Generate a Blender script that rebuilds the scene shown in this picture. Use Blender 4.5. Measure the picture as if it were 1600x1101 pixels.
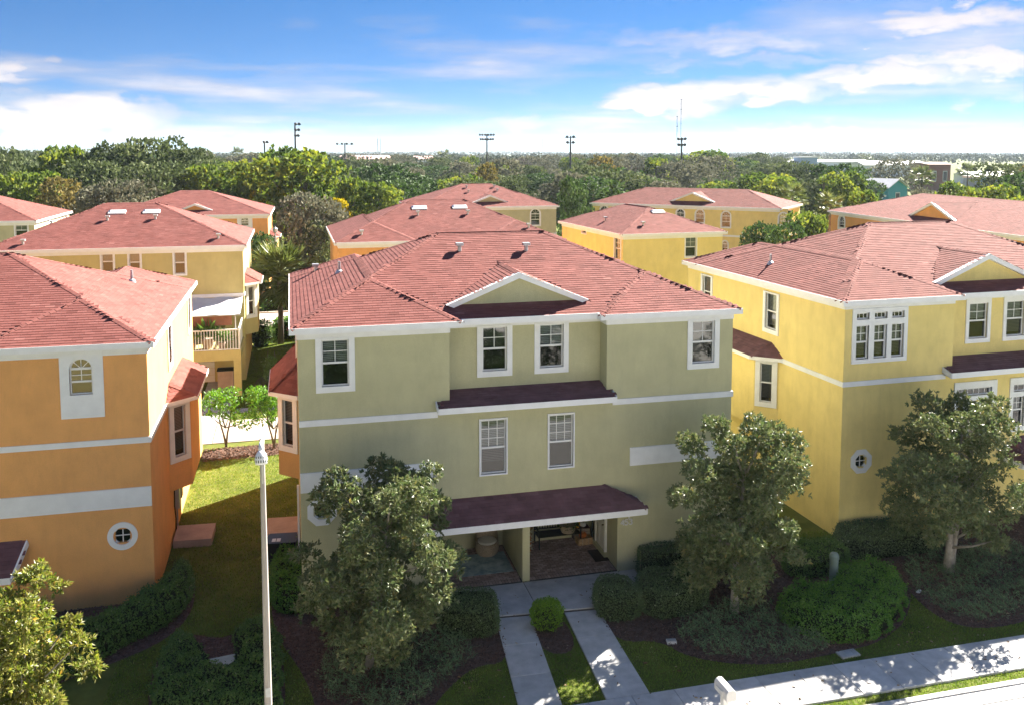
import bpy, math, random
import numpy as np
from mathutils import Vector, Matrix

for o in list(bpy.data.objects):
    bpy.data.objects.remove(o)
SC = bpy.context.scene
COL = SC.collection
R = math.radians
rng = np.random.default_rng(7)
random.seed(7)

# ------------------------------------------------------------------ camera
FPX, XC, YP, HC = 1395.0, 800.0, 360.0, 14.3
PITCH = math.atan((YP - 238) / FPX)
YAW = math.atan(347 / FPX)
cam = bpy.data.cameras.new('camera')
cam.sensor_fit = 'HORIZONTAL'
cam.sensor_width = 36.0
cam.lens = 36.0 * FPX / 1600.0
cam.shift_x = 0.0
cam.shift_y = -(1101 / 2 - YP) / 1600.0
cam.clip_start = 0.5
cam.clip_end = 20000
camo = bpy.data.objects.new('camera', cam)
COL.objects.link(camo)
camo.location = (0, 0, HC)
camo.rotation_euler = (math.pi / 2 - PITCH, 0, -YAW)
SC.camera = camo

# ------------------------------------------------------------------ light
SUN_AZ, SUN_EL = R(54.0), R(34.3)
SDIR = Vector((math.sin(SUN_AZ) * math.cos(SUN_EL), math.cos(SUN_AZ) * math.cos(SUN_EL), math.sin(SUN_EL)))
sun = bpy.data.lights.new('sun', 'SUN')
sun.energy = 2.8
sun.angle = R(0.5)
sun.color = (1.0, 0.93, 0.82)
suno = bpy.data.objects.new('sun', sun)
COL.objects.link(suno)
suno.rotation_euler = SDIR.to_track_quat('Z', 'Y').to_euler()
suno.location = (60, 60, 80)

world = bpy.data.worlds.new('World')
SC.world = world
world.use_nodes = True
wt = world.node_tree
wt.nodes.clear()
def wn(t, **k):
    n = wt.nodes.new(t)
    for a, b in k.items():
        setattr(n, a, b)
    return n
def wl(a, b):
    wt.links.new(a, b)
def wmath(op, a, b=None, clamp=False):
    n = wn('ShaderNodeMath', operation=op, use_clamp=clamp)
    for i, v in enumerate((a, b)):
        if v is None:
            continue
        if isinstance(v, (int, float)):
            n.inputs[i].default_value = v
        else:
            wl(v, n.inputs[i])
    return n.outputs[0]
w_out = wn('ShaderNodeOutputWorld')
w_bg = wn('ShaderNodeBackground')
w_bg.inputs['Strength'].default_value = 0.10
wl(w_bg.outputs[0], w_out.inputs['Surface'])
w_tc = wn('ShaderNodeTexCoord')
w_sep = wn('ShaderNodeSeparateXYZ')
wl(w_tc.outputs['Generated'], w_sep.inputs[0])
dx, dy, dz = w_sep.outputs
# the sky deepens quickly above the horizon, as in the photograph
zz = wmath('ADD', wmath('MULTIPLY', wmath('MAXIMUM', dz, 0.0), 3.6), 0.05)
w_cmb = wn('ShaderNodeCombineXYZ')
wl(dx, w_cmb.inputs[0]); wl(dy, w_cmb.inputs[1]); wl(zz, w_cmb.inputs[2])
w_nrm = wn('ShaderNodeVectorMath', operation='NORMALIZE')
wl(w_cmb.outputs[0], w_nrm.inputs[0])
sky = wn('ShaderNodeTexSky', sky_type='NISHITA')
sky.sun_disc = False
sky.sun_elevation = SUN_EL
sky.sun_rotation = SUN_AZ
sky.altitude = 0
sky.air_density = 1.0
sky.dust_density = 0.0
sky.ozone_density = 1.0
wl(w_nrm.outputs[0], sky.inputs['Vector'])
w_hs = wn('ShaderNodeHueSaturation')
w_hs.inputs['Saturation'].default_value = 1.25
w_hs.inputs['Value'].default_value = 1.0
wl(sky.outputs[0], w_hs.inputs['Color'])
# clouds: azimuth (from the camera heading) and elevation in degrees, broken up by noise
az = wmath('MULTIPLY', wmath('SUBTRACT', wmath('ARCTAN2', dx, dy), YAW), 57.2958)
el = wmath('MULTIPLY', wmath('ARCSINE', dz), 57.2958)
w_nv = wn('ShaderNodeCombineXYZ')
wl(wmath('MULTIPLY', az, 0.16), w_nv.inputs[0]); wl(wmath('MULTIPLY', el, 0.75), w_nv.inputs[1])
w_no = wn('ShaderNodeTexNoise')
w_no.inputs['Scale'].default_value = 1.0
w_no.inputs['Detail'].default_value = 7
w_no.inputs['Roughness'].default_value = 0.55
w_no.inputs['Distortion'].default_value = 0.3
wl(w_nv.outputs[0], w_no.inputs['Vector'])
noise = w_no.outputs[0]
w_nv2 = wn('ShaderNodeCombineXYZ')
wl(wmath('MULTIPLY', az, 0.55), w_nv2.inputs[0]); wl(wmath('MULTIPLY', el, 1.1), w_nv2.inputs[1])
w_nb = wn('ShaderNodeTexNoise')
w_nb.inputs['Scale'].default_value = 1.0
w_nb.inputs['Detail'].default_value = 5
wl(w_nv2.outputs[0], w_nb.inputs['Vector'])
noiseb = w_nb.outputs[0]
def px_az(px, py):
    return math.degrees(math.atan2((px - XC) / FPX, 1.0)), math.degrees(math.atan((238 - py) / FPX))
CLOUDS = [  # centre, half sizes in degrees, strength, puffiness
    ((110, 192), 6.2, 1.35, 1.15, 1.0), ((165, 172), 2.4, 0.9, 1.0, 1.0), ((330, 212), 8.5, 0.55, 0.7, 0.5),
    ((30, 128), 2.6, 0.75, 0.75, 0.6), ((20, 160), 2.0, 0.35, 0.5, 0.5),
    ((1040, 160), 4.6, 1.0, 1.15, 1.0), ((1180, 145), 5.6, 0.85, 1.0, 0.8), ((1360, 132), 7.5, 0.75, 1.0, 0.7), ((1520, 115), 6.0, 0.8, 1.0, 0.7),
    ((1560, 12), 4.6, 1.0, 1.1, 0.8), ((1470, 58), 6.5, 0.75, 0.85, 0.6), ((1150, 72), 11.0, 0.9, 0.55, 0.2), ((1200, 105), 9.0, 0.5, 0.5, 0.2),
    ((820, 195), 6.0, 0.65, 0.6, 0.5), ((1255, 203), 5.0, 0.35, 0.75, 0.5), ((1560, 165), 3.5, 0.4, 0.6, 0.5), ((600, 232), 12.0, 0.45, 0.4, 0.3),
    ((1420, 215), 7.0, 0.3, 0.5, 0.4),
    # further clouds of the same kind outside the view
    ((-900, 150), 14, 1.6, 1.0, .8), ((-2600, 60), 16, 2.2, 1.0, .8), ((2600, 120), 14, 1.6, 1.0, .8), ((4200, 20), 16, 2.4, 1.0, .8),
]
azn = wmath('ADD', az, wmath('ADD', wmath('MULTIPLY', wmath('SUBTRACT', noise, 0.5), 9.0), wmath('MULTIPLY', wmath('SUBTRACT', noiseb, 0.5), 5.0)))
eln = wmath('ADD', el, wmath('ADD', wmath('MULTIPLY', wmath('SUBTRACT', noiseb, 0.5), 2.2), wmath('MULTIPLY', wmath('SUBTRACT', noise, 0.5), 1.2)))
tot = None
for (pc, sx, sy, st, pf) in CLOUDS:
    a0, e0 = px_az(*pc)
    if abs(pc[0] - 800) > 1200:
        a0 = math.copysign(40 + abs(pc[0] - 800) * 0.018, pc[0] - 800)
    u = wmath('DIVIDE', wmath('SUBTRACT', azn, a0), sx * 1.25)
    v = wmath('DIVIDE', wmath('SUBTRACT', eln, e0), sy * 1.3)
    # flatter undersides
    r2 = wmath('ADD', wmath('MULTIPLY', u, u), wmath('MULTIPLY', v, v))
    b = wmath('MULTIPLY', wmath('SUBTRACT', 1.0, r2, True), st)
    if pf > 0.75:
        b = wmath('MULTIPLY', b, wmath('ADD', wmath('MULTIPLY', noiseb, 0.9), 0.55))
    tot = b if tot is None else wmath('MAXIMUM', tot, b)
cl = wmath('MULTIPLY', wmath('SUBTRACT', wmath('ADD', wmath('MULTIPLY', tot, 0.9), wmath('MULTIPLY', noise, 1.35)), 0.80), 1.5, True)
cl = wmath('MULTIPLY', cl, wmath('MULTIPLY', tot, 2.2, True))
# broken, drifting cloud in perspective, added over the whole sky for more fill light
pz = wmath('ADD', wmath('MAXIMUM', dz, 0.0), 0.06)
w_pv = wn('ShaderNodeCombineXYZ')
wl(wmath('DIVIDE', dx, pz), w_pv.inputs[0]); wl(wmath('DIVIDE', dy, pz), w_pv.inputs[1]); w_pv.inputs[2].default_value = 8.3
w_pn = wn('ShaderNodeTexNoise')
w_pn.inputs['Scale'].default_value = 0.55
w_pn.inputs['Detail'].default_value = 8
w_pn.inputs['Roughness'].default_value = 0.55
wl(w_pv.outputs[0], w_pn.inputs['Vector'])
veil = wmath('MULTIPLY', wmath('MULTIPLY', wmath('SUBTRACT', w_pn.outputs[0], 0.485, True), 4.5, True), 0.8)
cl = wmath('MAXIMUM', cl, veil, True)
w_cr = wn('ShaderNodeMixRGB')
w_cr.inputs[1].default_value = (0.62, 0.575, 0.605, 1)     # cloud undersides
w_cr.inputs[2].default_value = (0.96, 0.865, 0.84, 1)      # lit cloud
wl(wmath('MULTIPLY', wmath('SUBTRACT', wmath('ADD', cl, noiseb), 0.75), 1.2, True), w_cr.inputs[0])
w_mix = wn('ShaderNodeMixRGB')
wl(wmath('MULTIPLY', cl, 0.9, True), w_mix.inputs[0])
w_hz = wn('ShaderNodeMixRGB', blend_type='MULTIPLY')
w_hz.inputs[0].default_value = 1.0
w_hr = wn('ShaderNodeValToRGB')
w_hr.color_ramp.elements[0].position = 0.0
w_hr.color_ramp.elements[0].color = (0.076, 0.088, 0.095, 1)
w_hr.color_ramp.elements[1].position = 1.0
w_hr.color_ramp.elements[1].color = (0.045, 0.138, 0.178, 1)
_e = w_hr.color_ramp.elements.new(0.3); _e.color = (0.080, 0.120, 0.148, 1)
wl(wmath('MULTIPLY', wmath('MAXIMUM', el, 0.0), 1 / 14.0, True), w_hr.inputs[0])
wl(w_hs.outputs[0], w_hz.inputs[1]); wl(w_hr.outputs[0], w_hz.inputs[2])
wl(w_hz.outputs[0], w_mix.inputs[1])
wl(w_cr.outputs[0], w_mix.inputs[2])
wl(w_mix.outputs[0], w_bg.inputs['Color'])

SC.view_settings.view_transform = 'Standard'
SC.view_settings.look = 'None'
SC.view_settings.gamma = 1.0
SC.view_settings.use_curve_mapping = False
SC.view_settings.exposure = 3.4
SC.render.engine = 'CYCLES'
SC.cycles.use_denoising = True
SC.cycles.max_bounces = 8
SC.cycles.diffuse_bounces = 3
SC.cycles.glossy_bounces = 3
SC.cycles.transmission_bounces = 4
SC.cycles.transparent_max_bounces = 12
SC.cycles.caustics_reflective = False
SC.cycles.caustics_refractive = False
SC.cycles.sample_clamp_indirect = 6.0

# ------------------------------------------------------------------ helpers: surveying the photograph
_fw = np.array([math.sin(YAW) * math.cos(PITCH), math.cos(YAW) * math.cos(PITCH), -math.sin(PITCH)])
_rt = np.array([math.cos(YAW), -math.sin(YAW), 0.0])
_up = np.cross(_rt, _fw)
_C = np.array([0, 0, HC])
def ray(px, py):
    return _fw + _rt * (px - XC) / FPX + _up * (YP - py) / FPX
def gp(px, py, z=0.0):
    d = ray(px, py)
    return _C + d * ((z - HC) / d[2])
def gy(px, py, Y):
    d = ray(px, py)
    return _C + d * (Y / d[1])
def at(px, d, z=0.0):
    """ground point at bearing px and camera depth d"""
    u = (px - XC) / FPX * d
    return Vector((u * math.cos(YAW) + d * math.sin(YAW), d * math.cos(YAW) - u * math.sin(YAW), z))
def zat(py, d):
    return HC - (py - 238) / FPX * d

# ------------------------------------------------------------------ helpers: materials
def mat(name, col, rough=0.7, var=0.12, scale=3.0, bump=0.0, bscale=60.0, spec=0.3, metal=0.0, col2=None, stretch=None, obj_rand=0.0):
    m = bpy.data.materials.new(name)
    m.use_nodes = True
    nt = m.node_tree
    b = nt.nodes['Principled BSDF']
    b.inputs['Roughness'].default_value = rough
    b.inputs['Metallic'].default_value = metal
    b.inputs['Specular IOR Level'].default_value = spec
    tc = nt.nodes.new('ShaderNodeTexCoord')
    src = tc.outputs['Object']
    if stretch:
        mp = nt.nodes.new('ShaderNodeMapping')
        mp.inputs['Scale'].default_value = stretch
        nt.links.new(src, mp.inputs[0]); src = mp.outputs[0]
    no = nt.nodes.new('ShaderNodeTexNoise')
    no.inputs['Scale'].default_value = scale
    no.inputs['Detail'].default_value = 6
    no.inputs['Roughness'].default_value = 0.6
    nt.links.new(src, no.inputs['Vector'])
    mx = nt.nodes.new('ShaderNodeMixRGB')
    c1 = [max(0, c * (1 - var)) for c in col[:3]]
    c2 = list(col2[:3]) if col2 else [min(1, c * (1 + var)) for c in col[:3]]
    mx.inputs[1].default_value = (*c1, 1)
    mx.inputs[2].default_value = (*c2, 1)
    rp = nt.nodes.new('ShaderNodeValToRGB')
    rp.color_ramp.elements[0].position = 0.3
    rp.color_ramp.elements[1].position = 0.7
    nt.links.new(no.outputs[0], rp.inputs[0])
    nt.links.new(rp.outputs[0], mx.inputs[0])
    out = mx.outputs[0]
    if obj_rand:
        oi = nt.nodes.new('ShaderNodeObjectInfo')
        hs = nt.nodes.new('ShaderNodeHueSaturation')
        mr = nt.nodes.new('ShaderNodeMapRange')
        mr.inputs[3].default_value = 1 - obj_rand; mr.inputs[4].default_value = 1 + obj_rand
        nt.links.new(oi.outputs['Random'], mr.inputs[0])
        nt.links.new(mr.outputs[0], hs.inputs['Value'])
        nt.links.new(out, hs.inputs['Color']); out = hs.outputs[0]
    nt.links.new(out, b.inputs['Base Color'])
    if bump:
        n2 = nt.nodes.new('ShaderNodeTexNoise')
        n2.inputs['Scale'].default_value = bscale
        n2.inputs['Detail'].default_value = 4
        nt.links.new(src, n2.inputs['Vector'])
        bp = nt.nodes.new('ShaderNodeBump')
        bp.inputs['Strength'].default_value = bump
        bp.inputs['Distance'].default_value = 0.02
        nt.links.new(n2.outputs[0], bp.inputs['Height'])
        nt.links.new(bp.outputs[0], b.inputs['Normal'])
    return m

def stucco(name, col, stain=0.34):
    """painted stucco: fine sand bump, faint roller mottling, streaks of dirt"""
    m = mat(name, col, rough=0.85, var=0.07, scale=1.1, bump=0.35, bscale=45, spec=0.15)
    nt = m.node_tree
    b = nt.nodes['Principled BSDF']
    src = b.inputs['Base Color'].links[0].from_socket
    tc = nt.nodes.new('ShaderNodeTexCoord')
    mp = nt.nodes.new('ShaderNodeMapping')
    mp.inputs['Scale'].default_value = (1.5, 1.5, 0.4)
    nt.links.new(tc.outputs['Object'], mp.inputs[0])
    no = nt.nodes.new('ShaderNodeTexNoise')
    no.inputs['Scale'].default_value = 1.5
    no.inputs['Detail'].default_value = 8
    no.inputs['Roughness'].default_value = 0.7
    nt.links.new(mp.outputs[0], no.inputs['Vector'])
    rp = nt.nodes.new('ShaderNodeValToRGB')
    rp.color_ramp.elements[0].position = 0.47
    rp.color_ramp.elements[1].position = 0.82
    nt.links.new(no.outputs[0], rp.inputs[0])
    ml = nt.nodes.new('ShaderNodeMath'); ml.operation = 'MULTIPLY'
    ml.inputs[1].default_value = stain
    nt.links.new(rp.outputs[0], ml.inputs[0])
    mx = nt.nodes.new('ShaderNodeMixRGB')
    mx.inputs[2].default_value = tuple(c * 0.55 + 0.02 for c in col[:3]) + (1,)
    nt.links.new(ml.outputs[0], mx.inputs[0])
    nt.links.new(src, mx.inputs[1])
    n3 = nt.nodes.new('ShaderNodeTexNoise')
    n3.inputs['Scale'].default_value = 34
    n3.inputs['Detail'].default_value = 3
    nt.links.new(tc.outputs['Object'], n3.inputs['Vector'])
    mr = nt.nodes.new('ShaderNodeMapRange')
    mr.inputs[1].default_value = .3; mr.inputs[2].default_value = .7
    mr.inputs[3].default_value = 0.93; mr.inputs[4].default_value = 1.06
    nt.links.new(n3.outputs[0], mr.inputs[0])
    hs = nt.nodes.new('ShaderNodeHueSaturation')
    nt.links.new(mr.outputs[0], hs.inputs['Value'])
    nt.links.new(mx.outputs[0], hs.inputs['Color'])
    nt.links.new(hs.outputs[0], b.inputs['Base Color'])
    return m

def tone_mat(name, stops, rough=0.5, transl=0.0, back=None, spec=0.4, tcol=None, noise=None):
    """colour from the per-face 'tone' attribute (each leaf or shingle has its own)"""
    m = bpy.data.materials.new(name)
    m.use_nodes = True
    nt = m.node_tree
    b = nt.nodes['Principled BSDF']
    b.inputs['Roughness'].default_value = rough
    b.inputs['Specular IOR Level'].default_value = spec
    a = nt.nodes.new('ShaderNodeAttribute')
    a.attribute_name = 'tone'
    rp = nt.nodes.new('ShaderNodeValToRGB')
    els = rp.color_ramp.elements
    while len(els) < len(stops):
        els.new(0.5)
    for e, (p, c) in zip(els, stops):
        e.position = p
        e.color = (*c, 1)
    nt.links.new(a.outputs['Fac'], rp.inputs[0])
    out = rp.outputs[0]
    if noise:
        tc = nt.nodes.new('ShaderNodeTexCoord')
        no = nt.nodes.new('ShaderNodeTexNoise')
        no.inputs['Scale'].default_value = noise[0]
        no.inputs['Detail'].default_value = 5
        nt.links.new(tc.outputs['Object'], no.inputs['Vector'])
        mr = nt.nodes.new('ShaderNodeMapRange')
        mr.inputs[1].default_value = .3; mr.inputs[2].default_value = .7
        mr.inputs[3].default_value = 1 - noise[1]; mr.inputs[4].default_value = 1 + noise[1]
        nt.links.new(no.outputs[0], mr.inputs[0])
        hs = nt.nodes.new('ShaderNodeHueSaturation')
        nt.links.new(mr.outputs[0], hs.inputs['Value'])
        nt.links.new(out, hs.inputs['Color'])
        out = hs.outputs[0]
    if back:
        g = nt.nodes.new('ShaderNodeNewGeometry')
        mx = nt.nodes.new('ShaderNodeMixRGB')
        mx.inputs[2].default_value = (*back, 1)
        ml = nt.nodes.new('ShaderNodeMath'); ml.operation = 'MULTIPLY'; ml.inputs[1].default_value = 0.75
        nt.links.new(g.outputs['Backfacing'], ml.inputs[0])
        nt.links.new(ml.outputs[0], mx.inputs[0])
        nt.links.new(out, mx.inputs[1])
        out = mx.outputs[0]
    nt.links.new(out, b.inputs['Base Color'])
    if transl:
        t = nt.nodes.new('ShaderNodeBsdfTranslucent')
        hs = nt.nodes.new('ShaderNodeHueSaturation')
        hs.inputs['Value'].default_value = 1.6
        hs.inputs['Saturation'].default_value = 1.1
        nt.links.new(out, hs.inputs['Color'])
        nt.links.new(hs.outputs[0], t.inputs['Color'])
        ms = nt.nodes.new('ShaderNodeMixShader')
        ms.inputs[0].default_value = transl
        nt.links.new(b.outputs[0], ms.inputs[1])
        nt.links.new(t.outputs[0], ms.inputs[2])
        nt.links.new(ms.outputs[0], nt.nodes['Material Output'].inputs['Surface'])
    return m

def glass_mat(name, tint=(.62, .68, .7), refl=0.055):
    m = bpy.data.materials.new(name)
    m.use_nodes = True
    nt = m.node_tree
    nt.nodes.clear()
    o = nt.nodes.new('ShaderNodeOutputMaterial')
    g = nt.nodes.new('ShaderNodeBsdfGlossy'); g.inputs['Roughness'].default_value = 0.03
    t = nt.nodes.new('ShaderNodeBsdfTransparent'); t.inputs['Color'].default_value = (*tint, 1)
    f = nt.nodes.new('ShaderNodeLayerWeight'); f.inputs['Blend'].default_value = 0.35
    mr = nt.nodes.new('ShaderNodeMapRange')
    mr.inputs[3].default_value = refl; mr.inputs[4].default_value = 0.9
    nt.links.new(f.outputs['Fresnel'], mr.inputs[0])
    tc = nt.nodes.new('ShaderNodeTexCoord')
    no = nt.nodes.new('ShaderNodeTexNoise'); no.inputs['Scale'].default_value = 1.4
    nt.links.new(tc.outputs['Object'], no.inputs['Vector'])
    bp = nt.nodes.new('ShaderNodeBump'); bp.inputs['Strength'].default_value = 0.03; bp.inputs['Distance'].default_value = 0.1
    nt.links.new(no.outputs[0], bp.inputs['Height'])
    nt.links.new(bp.outputs[0], g.inputs['Normal'])
    ms = nt.nodes.new('ShaderNodeMixShader')
    nt.links.new(mr.outputs[0], ms.inputs[0])
    nt.links.new(t.outputs[0], ms.inputs[1])
    nt.links.new(g.outputs[0], ms.inputs[2])
    nt.links.new(ms.outputs[0], o.inputs['Surface'])
    return m

M = {}
M['green'] = stucco('green_stucco', (0.51, 0.485, 0.30))
M['orange'] = stucco('orange_stucco', (0.80, 0.405, 0.145))
M['yellow'] = stucco('yellow_stucco', (0.80, 0.64, 0.25))
M['olive'] = stucco('olive_stucco', (0.54, 0.46, 0.20))
M['bay'] = stucco('ochre_stucco', (0.58, 0.36, 0.14))
M['white'] = mat('white_paint', (0.82, 0.82, 0.82), 0.7, 0.06, 2.0, 0.15, 40)
M['fascia'] = mat('white_fascia', (0.83, 0.83, 0.84), 0.5, 0.05, 2.5, 0.0)
M['vinyl'] = mat('white_vinyl', (0.78, 0.78, 0.78), 0.35, 0.03, 4)
M['blind'] = mat('blind_slats', (0.46, 0.47, 0.48), 0.6, 0.05, 4)
M['curtain'] = mat('curtain_cloth', (0.36, 0.37, 0.37), 0.9, 0.25, 2.0, 0.3, 8, stretch=(8, 1, .3))
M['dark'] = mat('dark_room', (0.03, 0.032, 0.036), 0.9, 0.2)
M['glass'] = glass_mat('window_glass')
M['screened'] = glass_mat('screened_glass', (.34, .35, .38), 0.04)
M['screen'] = mat('insect_screen', (0.05, 0.055, 0.065), 0.55, 0.25, 1.2, spec=0.5)
M['deck'] = mat('roof_deck', (0.2, 0.08, 0.07), 0.95, 0.25, 4)
M['shingle'] = tone_mat('red_shingle', [(0.0, (0.13, 0.043, 0.036)), (0.45, (0.19, 0.066, 0.056)), (0.8, (0.23, 0.086, 0.073)), (1.0, (0.28, 0.118, 0.10))], 0.9, spec=0.15, noise=(1.2, 0.12))
M['cap'] = tone_mat('ridge_cap', [(0.0, (0.17, 0.062, 0.052)), (1.0, (0.25, 0.095, 0.08))], 0.9, spec=0.15, noise=(2, 0.15))
M['pent'] = tone_mat('shaded_red_shingle', [(0.0, (0.115, 0.058, 0.062)), (0.6, (0.165, 0.085, 0.09)), (1.0, (0.215, 0.12, 0.123))], 0.9, spec=0.15, noise=(2, 0.2))  # the red roof shingle again, with the shade mixed into its colour
M['metal'] = mat('galvanised_metal', (0.45, 0.46, 0.48), 0.45, 0.15, 5, metal=0.6)
M['concrete'] = mat('concrete', (0.43, 0.425, 0.42), 0.9, 0.2, 2.2, 0.25, 90, obj_rand=0.10)
M['concrete_warm'] = mat('warm_concrete', (0.40, 0.34, 0.28), 0.9, 0.12, 1.0, 0.2, 60, obj_rand=0.06)
M['pad'] = mat('pad_concrete', (0.44, 0.33, 0.27), 0.9, 0.14, 2.0, 0.2, 60)
M['asphalt'] = mat('asphalt', (0.32, 0.315, 0.31), 0.95, 0.2, 5, 0.3, 150)
M['joint'] = mat('dark_joint', (0.05, 0.048, 0.045), 0.95, 0.2)
M['grass_ground'] = mat('lawn_soil', (0.085, 0.115, 0.025), 0.95, 0.35, 1.2, 0.5, 30, spec=0.1, col2=(0.15, 0.165, 0.035))
M['grass'] = tone_mat('grass_blade', [(0.0, (0.077, 0.132, 0.022)), (0.6, (0.138, 0.205, 0.032)), (0.88, (0.209, 0.251, 0.050)), (1.0, (0.352, 0.356, 0.129))], 0.6, 0.35, spec=0.2)
M['mulch'] = mat('mulch_soil', (0.12, 0.085, 0.07), 0.95, 0.5, 6, 0.8, 40, spec=0.1)
M['chip'] = tone_mat('mulch_chip', [(0.0, (0.052, 0.034, 0.026)), (0.6, (0.156, 0.088, 0.065)), (0.93, (0.260, 0.169, 0.130)), (1.0, (0.546, 0.455, 0.390))], 0.9, spec=0.1)
M['bark'] = mat('bark', (0.13, 0.11, 0.09), 0.95, 0.35, 5, 0.8, 25, stretch=(3, 3, .7))
M['pale_bark'] = mat('pale_bark', (0.30, 0.27, 0.235), 0.9, 0.3, 6, 0.5, 25)
M['magnolia'] = tone_mat('magnolia_leaf', [(0.0, (0.058, 0.095, 0.031)), (0.55, (0.122, 0.170, 0.062)), (0.85, (0.191, 0.226, 0.088)), (1.0, (0.277, 0.232, 0.077))], 0.42, 0.16, back=(0.173, 0.180, 0.083), spec=0.45)
M['young'] = tone_mat('young_magnolia_leaf', [(0.0, (0.075, 0.115, 0.02)), (0.5, (0.17, 0.21, 0.035)), (0.85, (0.28, 0.28, 0.05)), (1.0, (0.36, 0.24, 0.06))], 0.4, 0.3, back=(0.2, 0.18, 0.06), spec=0.4)
M['hedge'] = tone_mat('hedge_leaf', [(0.0, (0.043, 0.097, 0.020)), (0.6, (0.108, 0.196, 0.043)), (0.95, (0.172, 0.265, 0.064)), (1.0, (0.286, 0.312, 0.143))], 0.45, 0.2)
M['dark_hedge'] = tone_mat('dark_hedge_leaf', [(0.0, (0.053, 0.085, 0.035)), (0.6, (0.105, 0.158, 0.059)), (0.97, (0.163, 0.224, 0.087)), (1.0, (0.449, 0.487, 0.315))], 0.55, 0.12)
M['bright_hedge'] = tone_mat('bright_hedge_leaf', [(0.0, (0.042, 0.118, 0.016)), (0.6, (0.103, 0.228, 0.029)), (1.0, (0.193, 0.344, 0.057))], 0.4, 0.25)
M['lime'] = tone_mat('lime_leaf', [(0.0, (0.07, 0.16, 0.014)), (0.6, (0.16, 0.30, 0.022)), (1.0, (0.27, 0.4, 0.035))], 0.4, 0.3)
M['juniper'] = tone_mat('juniper_spray', [(0.0, (0.063, 0.108, 0.048)), (0.7, (0.146, 0.216, 0.098)), (1.0, (0.250, 0.324, 0.148))], 0.6, 0.1)
M['core'] = mat('hedge_core', (0.014, 0.02, 0.008), 0.95, 0.3)

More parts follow.
